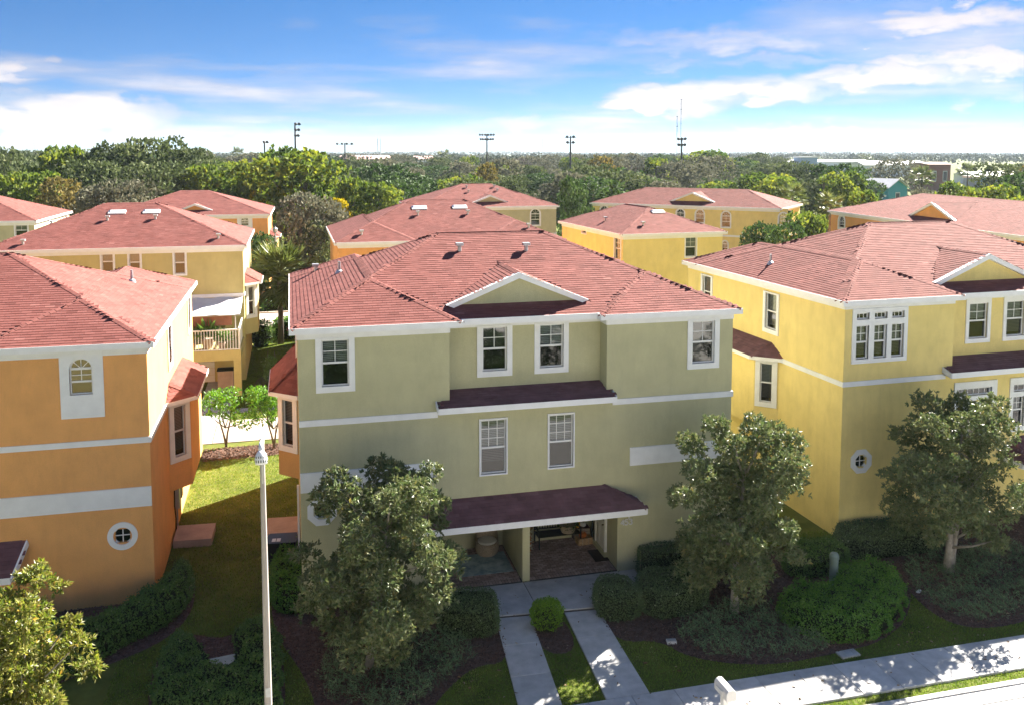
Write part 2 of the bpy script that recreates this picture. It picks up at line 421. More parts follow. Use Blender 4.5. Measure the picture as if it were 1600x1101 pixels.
# ------------------------------------------------------------------ helpers: objects
def tag(o, label=None, cat=None, group=None, kind=None):
    if label: o['label'] = label
    if cat: o['category'] = cat
    if group: o['group'] = group
    if kind: o['kind'] = kind
    return o
def link(o, parent=None):
    COL.objects.link(o)
    if parent is not None:
        o.parent = parent
    return o
def empty(name, loc=(0, 0, 0), rz=0.0, label=None, cat=None, group=None):
    o = bpy.data.objects.new(name, None)
    o.empty_display_size = 0.3
    link(o)
    o.location = loc
    o.rotation_euler = (0, 0, rz)
    return tag(o, label, cat, group)
class MB:
    def __init__(s):
        s.v = []; s.f = []; s.mi = []; s.m = 0
    def add(s, vs, fs):
        n = len(s.v)
        s.v += [tuple(map(float, p)) for p in vs]
        s.f += [tuple(i + n for i in f) for f in fs]
        s.mi += [s.m] * len(fs)
        return s
    def box(s, x0, x1, y0, y1, z0, z1):
        return s.add([(x0, y0, z0), (x1, y0, z0), (x1, y1, z0), (x0, y1, z0), (x0, y0, z1), (x1, y0, z1), (x1, y1, z1), (x0, y1, z1)],
                     [(0, 3, 2, 1), (4, 5, 6, 7), (0, 1, 5, 4), (1, 2, 6, 5), (2, 3, 7, 6), (3, 0, 4, 7)])
    def bar(s, a, b, w, h=None):
        """square bar from a to b"""
        a = Vector(a); b = Vector(b); h = h or w
        d = (b - a).normalized()
        u = d.cross(Vector((0, 0, 1)))
        if u.length < 1e-4: u = Vector((1, 0, 0))
        u.normalize(); t = u.cross(d)
        vs = [p + u * (i * w / 2) + t * (j * h / 2) for p in (a, b) for i, j in ((-1, -1), (1, -1), (1, 1), (-1, 1))]
        return s.add(vs, [(0, 1, 2, 3), (7, 6, 5, 4), (0, 4, 5, 1), (1, 5, 6, 2), (2, 6, 7, 3), (3, 7, 4, 0)])
    def tube(s, pts, rad, n=8, cap=True):
        pts = [Vector(p) for p in pts]
        if not hasattr(rad, '__len__'): rad = [rad] * len(pts)
        base = len(s.v); vs = []; fs = []
        for i, p in enumerate(pts):
            d = (pts[min(i + 1, len(pts) - 1)] - pts[max(i - 1, 0)]).normalized()
            u = d.cross(Vector((0, 1, 0.01)))
            if u.length < 1e-3: u = Vector((1, 0, 0))
            u.normalize(); t = d.cross(u)
            for k in range(n):
                a = 2 * math.pi * k / n
                vs.append(p + (u * math.cos(a) + t * math.sin(a)) * rad[i])
        for i in range(len(pts) - 1):
            for k in range(n):
                fs.append((i * n + k, i * n + (k + 1) % n, (i + 1) * n + (k + 1) % n, (i + 1) * n + k))
        if cap:
            fs.append(tuple(range(n))[::-1]); fs.append(tuple(range((len(pts) - 1) * n, len(pts) * n)))
        return s.add(vs, fs)
    def lathe(s, prof, n=16, c=(0, 0, 0), sx=1, sy=1):
        vs = []; fs = []
        for r, z in prof:
            for k in range(n):
                a = 2 * math.pi * k / n
                vs.append((c[0] + r * math.cos(a) * sx, c[1] + r * math.sin(a) * sy, c[2] + z))
        for i in range(len(prof) - 1):
            for k in range(n):
                fs.append((i * n + k, i * n + (k + 1) % n, (i + 1) * n + (k + 1) % n, (i + 1) * n + k))
        return s.add(vs, fs)
    def poly(s, pts):
        return s.add(pts, [tuple(range(len(pts)))])
    def prism(s, loop, z0, z1):
        n = len(loop)
        vs = [(p[0], p[1], z0) for p in loop] + [(p[0], p[1], z1) for p in loop]
        return s.add(vs, [tuple(range(n))[::-1], tuple(range(n, 2 * n))] + [(i, (i + 1) % n, n + (i + 1) % n, n + i) for i in range(n)])
    def mesh(s, name, mats, smooth=False):
        me = bpy.data.meshes.new(name)
        me.from_pydata(s.v, [], s.f)
        for m in (mats if isinstance(mats, (list, tuple)) else [mats]):
            me.materials.append(m)
        me.polygons.foreach_set('material_index', s.mi)
        if smooth:
            me.polygons.foreach_set('use_smooth', [True] * len(s.f))
        me.update()
        return me
    def build(s, name, mats, parent=None, smooth=False, **tags):
        o = bpy.data.objects.new(name, s.mesh(name, mats, smooth))
        link(o, parent)
        tag(o, **tags)
        return o
def np_mesh(name, V, F, m, tone=None, smooth=False):
    """V (n,3), F (k,3 or 4), one tone per face"""
    V = np.asarray(V, np.float32); F = np.asarray(F, np.int32)
    me = bpy.data.meshes.new(name)
    k, c = F.shape
    me.vertices.add(len(V)); me.vertices.foreach_set('co', V.ravel())
    me.loops.add(k * c); me.loops.foreach_set('vertex_index', F.ravel())
    me.polygons.add(k)
    me.polygons.foreach_set('loop_start', np.arange(0, k * c, c, dtype=np.int32))
    me.polygons.foreach_set('loop_total', np.full(k, c, np.int32))
    me.polygons.foreach_set('use_smooth', np.full(k, bool(smooth)))
    me.update(calc_edges=True)
    if m is not None:
        for mm in (m if isinstance(m, (list, tuple)) else [m]):
            me.materials.append(mm)
    if tone is not None:
        a = me.attributes.new('tone', 'FLOAT', 'FACE')
        a.data.foreach_set('value', np.asarray(tone, np.float32))
    return me
def np_obj(name, me, parent=None, **tags):
    o = bpy.data.objects.new(name, me)
    link(o, parent)
    return tag(o, **tags)
def inpoly(P, poly):
    x, y = P[:, 0], P[:, 1]
    r = np.zeros(len(P), bool)
    n = len(poly)
    for i in range(n):
        x0, y0 = poly[i][:2]; x1, y1 = poly[(i + 1) % n][:2]
        if y0 == y1: continue
        c = ((y0 > y) != (y1 > y)) & (x < (x1 - x0) * (y - y0) / (y1 - y0) + x0)
        r ^= c
    return r

# ------------------------------------------------------------------ building kit
def wall(mb, p0, p1, z0, z1, holes=(), depth=0.14):
    """vertical wall from p0 to p1 (outside on the right-hand side), with real openings (s0,s1,z0,z1) and reveals"""
    p0 = Vector((p0[0], p0[1], 0)); p1 = Vector((p1[0], p1[1], 0))
    d = p1 - p0; L = d.length; d.normalize()
    nin = Vector((-d.y, d.x, 0))
    ss = sorted({0.0, L, *[h[0] for h in holes], *[h[1] for h in holes]})
    zs = sorted({z0, z1, *[h[2] for h in holes], *[h[3] for h in holes]})
    def P(s, z, y=0.0):
        q = p0 + d * s + nin * y
        return (q.x, q.y, z)
    for i in range(len(ss) - 1):
        for j in range(len(zs) - 1):
            sm, zm = (ss[i] + ss[i + 1]) / 2, (zs[j] + zs[j + 1]) / 2
            if any(h[0] < sm < h[1] and h[2] < zm < h[3] for h in holes):
                continue
            mb.poly([P(ss[i], zs[j]), P(ss[i + 1], zs[j]), P(ss[i + 1], zs[j + 1]), P(ss[i], zs[j + 1])])
    for a, b, c, e in holes:
        mb.poly([P(a, c), P(b, c), P(b, c, depth), P(a, c, depth)])
        mb.poly([P(a, e), P(a, e, depth), P(b, e, depth), P(b, e)])
        mb.poly([P(a, c), P(a, c, depth), P(a, e, depth), P(a, e)])
        mb.poly([P(b, c), P(b, e), P(b, e, depth), P(b, c, depth)])
def obox(mb, p0, p1, s0, s1, y0, y1, z0, z1):
    """box laid along the wall p0-p1; y is measured inwards (negative is proud of the wall)"""
    p0 = Vector((p0[0], p0[1], 0)); p1 = Vector((p1[0], p1[1], 0))
    d = (p1 - p0).normalized(); nin = Vector((-d.y, d.x, 0))
    vs = []
    for z in (z0, z1):
        for s, y in ((s0, y0), (s1, y0), (s1, y1), (s0, y1)):
            q = p0 + d * s + nin * y
            vs.append((q.x, q.y, z))
    mb.add(vs, [(0, 3, 2, 1), (4, 5, 6, 7), (0, 1, 5, 4), (1, 2, 6, 5), (2, 3, 7, 6), (3, 0, 4, 7)])
def ring(mb, inner, outer, y0, yin, yout):
    """plate between two loops in the x-z plane: face at y0, inner reveal to yin, outer edge back to yout"""
    n = len(inner)
    vs = [(x, y0, z) for x, z in outer] + [(x, y0, z) for x, z in inner] + [(x, yout, z) for x, z in outer] + [(x, yin, z) for x, z in inner]
    fs = []
    for i in range(n):
        j = (i + 1) % n
        fs += [(i, j, n + j, n + i), (2 * n + i, 2 * n + j, j, i), (n + i, n + j, 3 * n + j, 3 * n + i)]
    mb.add(vs, fs)
def arch_loop(w, h, n=12):
    r = w / 2
    pts = [(0, 0), (w, 0), (w, h - r)]
    for k in range(1, n):
        a = math.pi * k / n
        pts.append((r + r * math.cos(a), h - r + r * math.sin(a)))
    pts.append((0, h - r))
    return pts
def rect_hit(c, p, x0, x1, z0, z1):
    dx_, dz_ = p[0] - c[0], p[1] - c[1]
    t = 1e9
    if dx_ > 1e-9: t = min(t, (x1 - c[0]) / dx_)
    if dx_ < -1e-9: t = min(t, (x0 - c[0]) / dx_)
    if dz_ > 1e-9: t = min(t, (z1 - c[1]) / dz_)
    if dz_ < -1e-9: t = min(t, (z0 - c[1]) / dz_)
    return (c[0] + dx_ * t, c[1] + dz_ * t)
_wcache = {}
def window_meshes(w, h, trim, kind, blind, grid, frac):
    key = (round(w, 2), round(h, 2), trim, kind, blind, grid, frac)
    if key in _wcache:
        return _wcache[key]
    out = []
    l, r, b, t = trim
    mb = MB()
    if kind == 'rect':
        inner = [(0, 0), (w, 0), (w, h), (0, h)]
        outer = [(-l, -b), (w + r, -b), (w + r, h + t), (-l, h + t)]
    elif kind == 'arch':
        inner = arch_loop(w, h)
        c = (w / 2, h * 0.5)
        if t < 0:      # follows the arch
            outer = [(-l, -b), (w + r, -b)] + [((x - w / 2) * (w + l + r) / w + w / 2, (z if z <= h - w / 2 else h - w / 2 + (z - h + w / 2) * (w + 2 * l) / w)) for x, z in inner[2:]]
        else:
            outer = [rect_hit(c, p, -l, w + r, -b, h + t) for p in inner]
            outer[0] = (-l, -b); outer[1] = (w + r, -b)
            k = min(range(len(inner)), key=lambda i: abs(outer[i][0] - (w + r)) + abs(outer[i][1] - (h + t))); outer[k] = (w + r, h + t)
            k = min(range(len(inner)), key=lambda i: abs(outer[i][0] + l) + abs(outer[i][1] - (h + t))); outer[k] = (-l, h + t)
    else:
        n = 32 if kind == 'round' else 8
        off = 0 if kind == 'round' else math.pi / 8
        rr = w / 2
        inner = [(rr + rr * math.cos(2 * math.pi * k / n + off), rr + rr * math.sin(2 * math.pi * k / n + off)) for k in range(n)]
        outer = [(rr + (rr + l) * math.cos(2 * math.pi * k / n + off), rr + (rr + l) * math.sin(2 * math.pi * k / n + off)) for k in range(n)]
    ring(mb, inner, outer, -0.045, 0.13, 0.01)
    out.append(('window', mb.mesh('window', M['white']), None))
    s = MB()
    if kind in ('rect', 'arch'):
        f = 0.045
        hr = h if kind == 'rect' else h - w / 2
        s.box(0, f, .05, .10, 0, hr); s.box(w - f, w, .05, .10, 0, hr)
        s.box(f, w - f, .05, .10, 0, f)
        s.box(f, w - f, .045, .095, hr * frac - .03, hr * frac + .03)
        if kind == 'rect':
            s.box(f, w - f, .05, .10, h - f, h)
        else:
            s.box(f, w - f, .045, .095, hr - .035, hr + .035)
            inn = arch_loop(w - 2 * f, h - f)
            ring(s, [(x + f, z) for x, z in inn[2:-1]] + [(f, hr)], inner[2:-1] + [(0, hr)], .05, .10, .10)
    else:
        k = len(inner)
        c = w / 2
        ring(s, [(c + (x - c) * .88, c + (z - c) * .88) for x, z in inner], inner, .05, .10, .10)
    out.append(('sash', s.mesh('sash', M['vinyl']), None))
    g = MB()
    if kind in ('rect', 'arch'):
        hr = h if kind == 'rect' else h - w / 2
        g.m = 1
        g.poly([(0.04, .085, 0.04), (w - .04, .085, 0.04), (w - .04, .085, hr * frac), (0.04, .085, hr * frac)])
        g.m = 0
        zt0 = hr * frac
        g.poly([(0.04, .072, zt0), (w - .04, .072, zt0), (w - .04, .072, hr - .01), (0.04, .072, hr - .01)])
        if kind == 'arch':
            g.poly([(x, .073, z) for x, z in inner[2:]])
    else:
        g.poly([(x, .075, z) for x, z in inner])
    out.append(('pane', g.mesh('pane', [M['glass'], M['screened']]), None))
    if grid:
        m = MB()
        nx, nz = grid
        if kind in ('rect', 'arch'):
            hr = h if kind == 'rect' else h - w / 2
            for i in range(1, nx):
                m.box(w * i / nx - .012, w * i / nx + .012, .058, .071, hr * frac + .03, hr - .03)
            for j in range(1, nz):
                z = hr * frac + (hr - hr * frac) * j / nz
                m.box(.045, w - .045, .057, .0705, z - .012, z + .012)
            if nz == 0 and nx > 1:
                m.box(.045, w - .045, .057, .0705, hr - .058, hr - .04)
            if kind == 'arch':
                for a in (45, 90, 135):
                    m.bar((w / 2, .064, hr), (w / 2 + (w / 2 - .02) * math.cos(R(a)), .064, hr + (w / 2 - .02) * math.sin(R(a))), .022)
        else:
            c = w / 2
            m.box(c - .015, c + .015, .058, .071, .03, w - .03)
            m.box(.03, w - .03, .057, .0705, c - .015, c + .015)
        out.append(('muntin', m.mesh('muntin', M['vinyl']), None))
    if blind:
        b_ = MB()
        lo = h * (1 - blind)
        n = max(3, int((h - lo) / 0.055))
        top = h if kind != 'arch' else h - w / 2
        lo = min(lo, top - .1)
        n = int((top - lo) / 0.055)
        for k in range(n):
            z = lo + (k + .5) * (top - lo) / n
            b_.add([(0.01, .17, z - .026), (w - .01, .17, z - .026), (w - .01, .15, z + .024), (0.01, .15, z + .024)], [(0, 1, 2, 3)])
        out.append(('blind', b_.mesh('blind', M['blind']), None))
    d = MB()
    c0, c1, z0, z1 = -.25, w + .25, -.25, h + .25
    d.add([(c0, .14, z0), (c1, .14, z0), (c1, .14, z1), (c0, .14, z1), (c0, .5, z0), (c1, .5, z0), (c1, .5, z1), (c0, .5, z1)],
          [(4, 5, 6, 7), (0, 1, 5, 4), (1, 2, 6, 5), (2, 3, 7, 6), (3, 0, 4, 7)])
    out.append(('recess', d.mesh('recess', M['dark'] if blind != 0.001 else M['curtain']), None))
    _wcache[key] = out
    return out
def window(root, p0, p1, s, z, w, h, trim=(.15, .15, .17, .02), kind='rect', blind=0.0, grid=(2, 2), frac=0.5, label=None):
    """a window whose opening starts at distance s along the wall and height z; returns the hole for wall()"""
    d = (Vector((p1[0], p1[1], 0)) - Vector((p0[0], p0[1], 0))).normalized()
    loc = Vector((p0[0], p0[1], 0)) + d * s
    ang = math.atan2(d.y, d.x)
    parts = window_meshes(w, h, trim, kind, blind, grid, frac)
    wo = np_obj('window', parts[0][1], root, label=label)
    wo.location = (loc.x, loc.y, z)
    wo.rotation_euler = (0, 0, ang)
    for n, me, _ in parts[1:]:
        np_obj(n, me, wo)
    if kind in ('round', 'octagon'):
        return (s + .06, s + w - .06, z + .06, z + w - .06)
    return (s, s + w, z, z + h)

class Roof:
    """union of hipped roofs and gable dormers over rectangles; every shingle tab laid as geometry"""
    def __init__(s, zE, T):
        s.zE, s.T = zE, T
        s.rects = []; s.dorm = []; s.tabs = []
    def hgt(s, x, y, skip=None):
        H = np.full(np.shape(x), -1e9)
        for i, (x0, x1, y0, y1) in enumerate(s.rects):
            if i == skip: continue
            m = np.minimum(np.minimum(x - x0, x1 - x), np.minimum(y - y0, y1 - y))
            H = np.maximum(H, np.where(m >= 0, s.zE + s.T * m, -1e9))
        for j, (xc, yg, hw, zr, T2) in enumerate(s.dorm):
            if skip == ('d', j): continue
            H = np.maximum(H, np.where((y >= yg) & (abs(x - xc) <= hw + .1), zr - T2 * abs(x - xc), -1e9))
        return H
    def planes(s, r):
        x0, x1, y0, y1 = r
        h = min(x1 - x0, y1 - y0) / 2; zr = s.zE + s.T * h
        e = [Vector(p) for p in ((x0, y0, s.zE), (x1, y0, s.zE), (x1, y1, s.zE), (x0, y1, s.zE))]
        if x1 - x0 >= y1 - y0:
            ym = (y0 + y1) / 2
            a, b = Vector((x0 + h, ym, zr)), Vector((x1 - h, ym, zr))
            return [[e[0], e[1], b, a], [e[1], e[2], b], [e[2], e[3], a, b], [e[3], e[0], a]], [(e[0], a), (e[1], b), (e[2], b), (e[3], a), (a, b)]
        xm = (x0 + x1) / 2
        a, b = Vector((xm, y0 + h, zr)), Vector((xm, y1 - h, zr))
        return [[e[0], e[1], a], [e[1], e[2], b, a], [e[2], e[3], b], [e[3], e[0], a, b]], [(e[0], a), (e[1], a), (e[2], b), (e[3], b), (a, b)]
def plane_frame(poly):
    n = Vector((0, 0, 0))
    for i in range(len(poly)):
        a, b = poly[i], poly[(i + 1) % len(poly)]
        n += a.cross(b)
    n.normalize()
    if n.z < 0: n = -n
    a = Vector((0, 0, 1)).cross(n).normalized()
    return n, a, n.cross(a)
def lay_tabs(poly, keep=None, w=0.305, e=0.143, seed=0):
    """positions of shingle tabs on a plane polygon: list of origin arrays plus frame"""
    poly = [Vector(p) for p in poly]
    n, a, b = plane_frame(poly)
    o = min(poly, key=lambda p: p.z)
    P2 = np.array([((p - o).dot(a), (p - o).dot(b)) for p in poly])
    u0, u1 = P2[:, 0].min(), P2[:, 0].max(); v1 = P2[:, 1].max()
    r = np.random.default_rng(seed + 11)
    us, vs = [], []
    k = 0
    v = -0.02
    while v < v1:
        st = (k % 2) * 0.5 + r.uniform(-.12, .12)
        u = np.arange(u0 - w * 2 + st * w, u1 + w, w) + r.uniform(-.01, .01)
        us.append(u); vs.append(np.full(len(u), v)); v += e; k += 1
    U = np.concatenate(us); V = np.concatenate(vs)
    mid = np.stack([U + w / 2, V + e / 2], 1)
    ok = inpoly(np.stack([mid[:, 0], np.maximum(mid[:, 1], 0.03)], 1), P2)
    U, V, mid = U[ok], V[ok], mid[ok]
    ao, an, bo, no = np.array(o), np.array(a), np.array(b), np.array(n)
    C3 = ao + mid[:, :1] * an + mid[:, 1:] * bo
    if keep is not None:
        ok = keep(C3)
        U, V, C3 = U[ok], V[ok], C3[ok]
    O = ao + U[:, None] * an + V[:, None] * bo
    course = np.round(V / e)
    tone = np.clip(r.normal(.5, .13, len(U)) + .03 * np.sin(course * 1.7), 0, 1)
    return dict(O=O, a=an, b=bo, n=no, w=w, e=e, tone=tone, C=C3)
def tabs_mesh(name, sets, m, lift=0.012):
    VV, FF, TT = [], [], []
    base = 0
    for t in sets:
        O, a, b, n, w, e = t['O'], t['a'], t['b'], t['n'], t['w'] - .006, t['e']
        k = len(O)
        if not k: continue
        jit = np.random.default_rng(3).uniform(.75, 1.25, (k, 1))
        LL = O + n * lift * jit; LR = LL + a * w
        UL = O + b * (e + .012) + n * .002; UR = UL + a * w
        L0 = O - n * .002; R0 = L0 + a * w
        VV.append(np.stack([LL, LR, UR, UL, L0, R0], 1).reshape(-1, 3))
        i = base + 6 * np.arange(k)[:, None]
        FF.append(np.concatenate([i + [[0, 1, 2, 3]], i + [[4, 5, 1, 0]]], 0))
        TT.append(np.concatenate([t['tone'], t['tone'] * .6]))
        base += 6 * k
    if not VV: return None
    return np_mesh(name, np.concatenate(VV), np.concatenate(FF), m, np.concatenate(TT))
_shingle_me = None
def shingle_variants():
    global _shingle_me
    if _shingle_me is None:
        _shingle_me = []
        w, e, l = .299, .155, .012
        V = [(0, 0, l), (w, 0, l), (w, e, .002), (0, e, .002), (0, 0, -.002), (w, 0, -.002), (w, e, -.002), (0, e, -.002)]
        F = [(0, 1, 2, 3), (4, 5, 1, 0)]
        for t in (.12, .3, .42, .5, .58, .7, .92):
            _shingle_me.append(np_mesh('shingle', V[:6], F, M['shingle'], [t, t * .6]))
    return _shingle_me
def caps_mesh(name, lines, hfun, m, hw=0.13):
    """folded cap shingles along hips and ridges"""
    V, F, T = [], [], []
    r = np.random.default_rng(5)
    for a, b in lines:
        d = (b - a); L = d.length; d.normalize()
        pd = Vector((-d.y, d.x, 0)).normalized()
        k = int(L / 0.2)
        for i in range(k):
            p = a + d * (i * 0.2); q = a + d * (i * 0.2 + 0.27)
            mid = (p + q) / 2
            if hfun is not None and hfun(np.array([mid.x]), np.array([mid.y]))[0] > mid.z + .02:
                continue
            bi = len(V)
            for pt, lift in ((p, .026), (q, .016)):
                for sgn in (-1, 0, 1):
                    c = pt + pd * (hw * sgn)
                    z = pt.z + lift
                    if sgn and hfun is not None:
                        hh = hfun(np.array([c.x]), np.array([c.y]))[0]
                        z = (hh if hh > -1e6 else pt.z - .06) + lift * .8
                    elif sgn:
                        z = pt.z - .05 + lift
                    V.append((c.x, c.y, z))
            F += [(bi, bi + 1, bi + 4, bi + 3), (bi + 1, bi + 2, bi + 5, bi + 4), (bi, bi + 1, bi + 2, bi + 1)][:2]
            V += [(V[bi + s_][0], V[bi + s_][1], V[bi + s_][2] - .03) for s_ in range(3)]
            F += [(bi + 6, bi + 7, bi + 1, bi), (bi + 7, bi + 8, bi + 2, bi + 1)]
            t = r.uniform(.1, .9)
            T += [t, t, t * .5, t * .5]
    if not V: return None
    return np_mesh(name, V, F, m, T)
def add_caps(roof, lines, hfun, m, hw=.13):
    for ln in lines:
        cm = caps_mesh('ridge_cap', [ln], hfun, m, hw)
        if cm: np_obj('ridge_cap', cm, roof)
def build_roof(root, rf, wallmat, singles=0, fasc=0.19, view=None, back=True):
    deck = MB()
    for i, r in enumerate(rf.rects):
        off = -0.012 - 0.004 * i
        pl, hl = rf.planes(r)
        for p in pl:
            deck.poly([v + Vector((0, 0, off)) for v in p])
        x0, x1, y0, y1 = r
        z = rf.zE - .05 - .004 * i
        deck.m = 1
        deck.poly([(x0, y0, z), (x0, y1, z), (x1, y1, z), (x1, y0, z)])
        deck.m = 0
    for (xc, yg, hw, zr, T2) in rf.dorm:
        yr = yg + (zr - (rf.zE)) / rf.T + 1.0
        for sg in (-1, 1):
            deck.poly([(xc + sg * hw, yg + .06, zr - T2 * hw - .012), (xc, yg + .06, zr - .012), (xc, yr, zr - .012), (xc + sg * hw, yr, zr - T2 * hw - .012)])
    roof = deck.build('roof', [M['deck'], M['fascia']], root)
    # fascia boards
    f = MB()
    for i, (x0, x1, y0, y1) in enumerate(rf.rects):
        k = .003 * i
        zt, zb = rf.zE + .01 - k, rf.zE - fasc + k
        f.box(x0 - .03 - k, x1 + .03 + k, y0 - .03 - k, y0 + .0, zb, zt)
        f.box(x0 - .03 - k, x1 + .03 + k, y1, y1 + .03 + k, zb, zt)
        f.box(x0 - .028 - k, x0, y0, y1, zb, zt)
        f.box(x1, x1 + .028 + k, y0, y1, zb, zt)
    f.build('fascia', M['fascia'], roof)
    sets = []
    allp = []; lines = []
    for i, r in enumerate(rf.rects):
        pl, hl = rf.planes(r)
        for p in pl: allp.append((i, p))
        lines += hl
    for q, (i, p) in enumerate(allp):
        def keep(Cp, i=i):
            own = Cp[:, 2]
            oth = rf.hgt(Cp[:, 0], Cp[:, 1], skip=i)
            # ties between equal planes: the first rectangle keeps the tab
            tie = np.zeros(len(own), bool)
            for jj in range(i):
                x0, x1, y0, y1 = rf.rects[jj]
                m = np.minimum(np.minimum(Cp[:, 0] - x0, x1 - Cp[:, 0]), np.minimum(Cp[:, 1] - y0, y1 - Cp[:, 1]))
                tie |= (m >= 0) & (np.abs(rf.zE + rf.T * m - own) < .02)
            return (own > oth - .012) & ~tie
        sets.append(lay_tabs(p, keep, seed=q))
    for j, (xc, yg, hw, zr, T2) in enumerate(rf.dorm):
        yr = yg + (zr - rf.zE) / rf.T + 1.0
        for sg in (-1, 1):
            poly = [(xc + sg * hw, yg, zr - T2 * hw), (xc + sg * hw, yr, zr - T2 * hw), (xc, yr, zr), (xc, yg, zr)]
            def keepd(Cp, j=j):
                return Cp[:, 2] > rf.hgt(Cp[:, 0], Cp[:, 1], skip=('d', j)) - .01
            sets.append(lay_tabs(poly, keepd, seed=40 + j + sg))
        lines.append((Vector((xc, yg + .03, zr)), Vector((xc, yr, zr))))
        # gable wall, rake boards
        zb = zr - T2 * hw
        g = MB()
        g.poly([(xc - hw + .1, yg + .14, zb - .1), (xc + hw - .1, yg + .14, zb - .1), (xc, yg + .14, zr - .04)])
        go = g.build('gable', wallmat, roof)
        rk = MB()
        for sg in (-1, 1):
            a = Vector((xc + sg * (hw + .02), 0, zb + .005)); b = Vector((xc, 0, zr + .005))
            dn = Vector((0, 0, -.2))
            for (ya, yb) in ((yg - .06, yg + .0),):
                vs = [(a.x, ya, a.z), (b.x, ya, b.z), (b.x, ya, b.z - .2), (a.x - sg * .24, ya, a.z - .09),
                      (a.x, yg + .13, a.z), (b.x, yg + .13, b.z), (b.x, yg + .13, b.z - .2), (a.x - sg * .24, yg + .13, a.z - .09)]
                rk.add(vs, [(0, 1, 2, 3), (0, 4, 5, 1), (3, 2, 6, 7), (0, 3, 7, 4)])
        rk.build('rake_board', M['fascia'], roof)
    # the tabs that show largest become parts of their own
    if singles:
        vc = root.matrix_basis.inverted() @ Vector((0, 0, HC))
        cand = []
        for si, t in enumerate(sets):
            if not len(t['O']): continue
            v = np.array(vc) - t['C']
            dist = np.linalg.norm(v, axis=1)
            size = np.abs(v @ t['n']) / dist ** 3
            size = np.where(v @ t['n'] > 0, size, 0)
            wp = np.array([root.matrix_basis @ Vector(c) for c in t['C']]) - _C
            dep = wp @ _fw
            px_ = XC + FPX * (wp @ _rt) / dep; py_ = YP - FPX * (wp @ _up) / dep
            size = np.where((px_ > 0) & (px_ < 1600) & (py_ < 1101), size, 0)
            cand += [(s_, si, k) for k, s_ in enumerate(size)]
        cand.sort(reverse=True)
        pick = {}
        for s_, si, k in cand[:singles]:
            pick.setdefault(si, []).append(k)
        var = shingle_variants()
        tv = (.12, .3, .42, .5, .58, .7, .92)
        for si, ks in pick.items():
            t = sets[si]
            for k in ks:
                me = var[min(range(7), key=lambda q: abs(tv[q] - t['tone'][k]))]
                o = np_obj('shingle', me, roof)
                a, b, n, O = t['a'], t['b'], t['n'], t['O'][k]
                o.matrix_basis = Matrix(((a[0], b[0], n[0], O[0]), (a[1], b[1], n[1], O[1]), (a[2], b[2], n[2], O[2]), (0, 0, 0, 1)))
            mask = np.ones(len(t['O']), bool); mask[ks] = False
            t['O'], t['tone'], t['C'] = t['O'][mask], t['tone'][mask], t['C'][mask]
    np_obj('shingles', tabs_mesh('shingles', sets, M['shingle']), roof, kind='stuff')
    add_caps(roof, lines, rf.hgt, M['cap'])
    return roof
def on_roof(rf, x, y):
    return float(rf.hgt(np.array([x]), np.array([y]))[0])
def box_vent(roof, rf, x, y):
    z = on_roof(rf, x, y)
    m = MB()
    m.tube([(x, y, z - .1), (x, y, z + .22)], .07, 8)
    m.box(x - .13, x + .13, y - .12, y + .14, z + .2, z + .3)
    m.build('roof_vent', M['metal'], roof)
def pipe_vent(roof, rf, x, y, h=.4):
    z = on_roof(rf, x, y)
    m = MB()
    m.lathe([(.16, -.05), (.12, .06), (.055, .1), (.05, h), (0, h)], 10, (x, y, z))
    m.build('vent_pipe', M['metal'], roof, smooth=False)
def skylight(roof, rf, x, y, w=1.05, l=.42):
    z0, z1 = on_roof(rf, x, y - l / 2), on_roof(rf, x, y + l / 2)
    m = MB()
    h = .07
    vs = [(x - w / 2, y - l / 2, z0 - .03), (x + w / 2, y - l / 2, z0 - .03), (x + w / 2, y + l / 2, z1 - .03), (x - w / 2, y + l / 2, z1 - .03),
          (x - w / 2, y - l / 2, z0 + h), (x + w / 2, y - l / 2, z0 + h), (x + w / 2, y + l / 2, z1 + h), (x - w / 2, y + l / 2, z1 + h),
          (x - w / 2 + .12, y - l / 2 + .1, z0 + h + .06), (x + w / 2 - .12, y - l / 2 + .1, z0 + h + .06), (x + w / 2 - .12, y + l / 2 - .1, z1 + h + .04), (x - w / 2 + .12, y + l / 2 - .1, z1 + h + .04)]
    m.add(vs, [(0, 1, 5, 4), (1, 2, 6, 5), (2, 3, 7, 6), (3, 0, 4, 7), (4, 5, 9, 8), (5, 6, 10, 9), (6, 7, 11, 10), (7, 4, 8, 11), (8, 9, 10, 11)])
    m.build('skylight', M['vinyl'], roof)
def band(root, p0, p1, s0, s1, z0, z1, proud=.035, name='trim_band', m='white'):
    b = MB()
    obox(b, p0, p1, s0, s1, -proud, .01, z0, z1)
    return b.build(name, M[m], root)
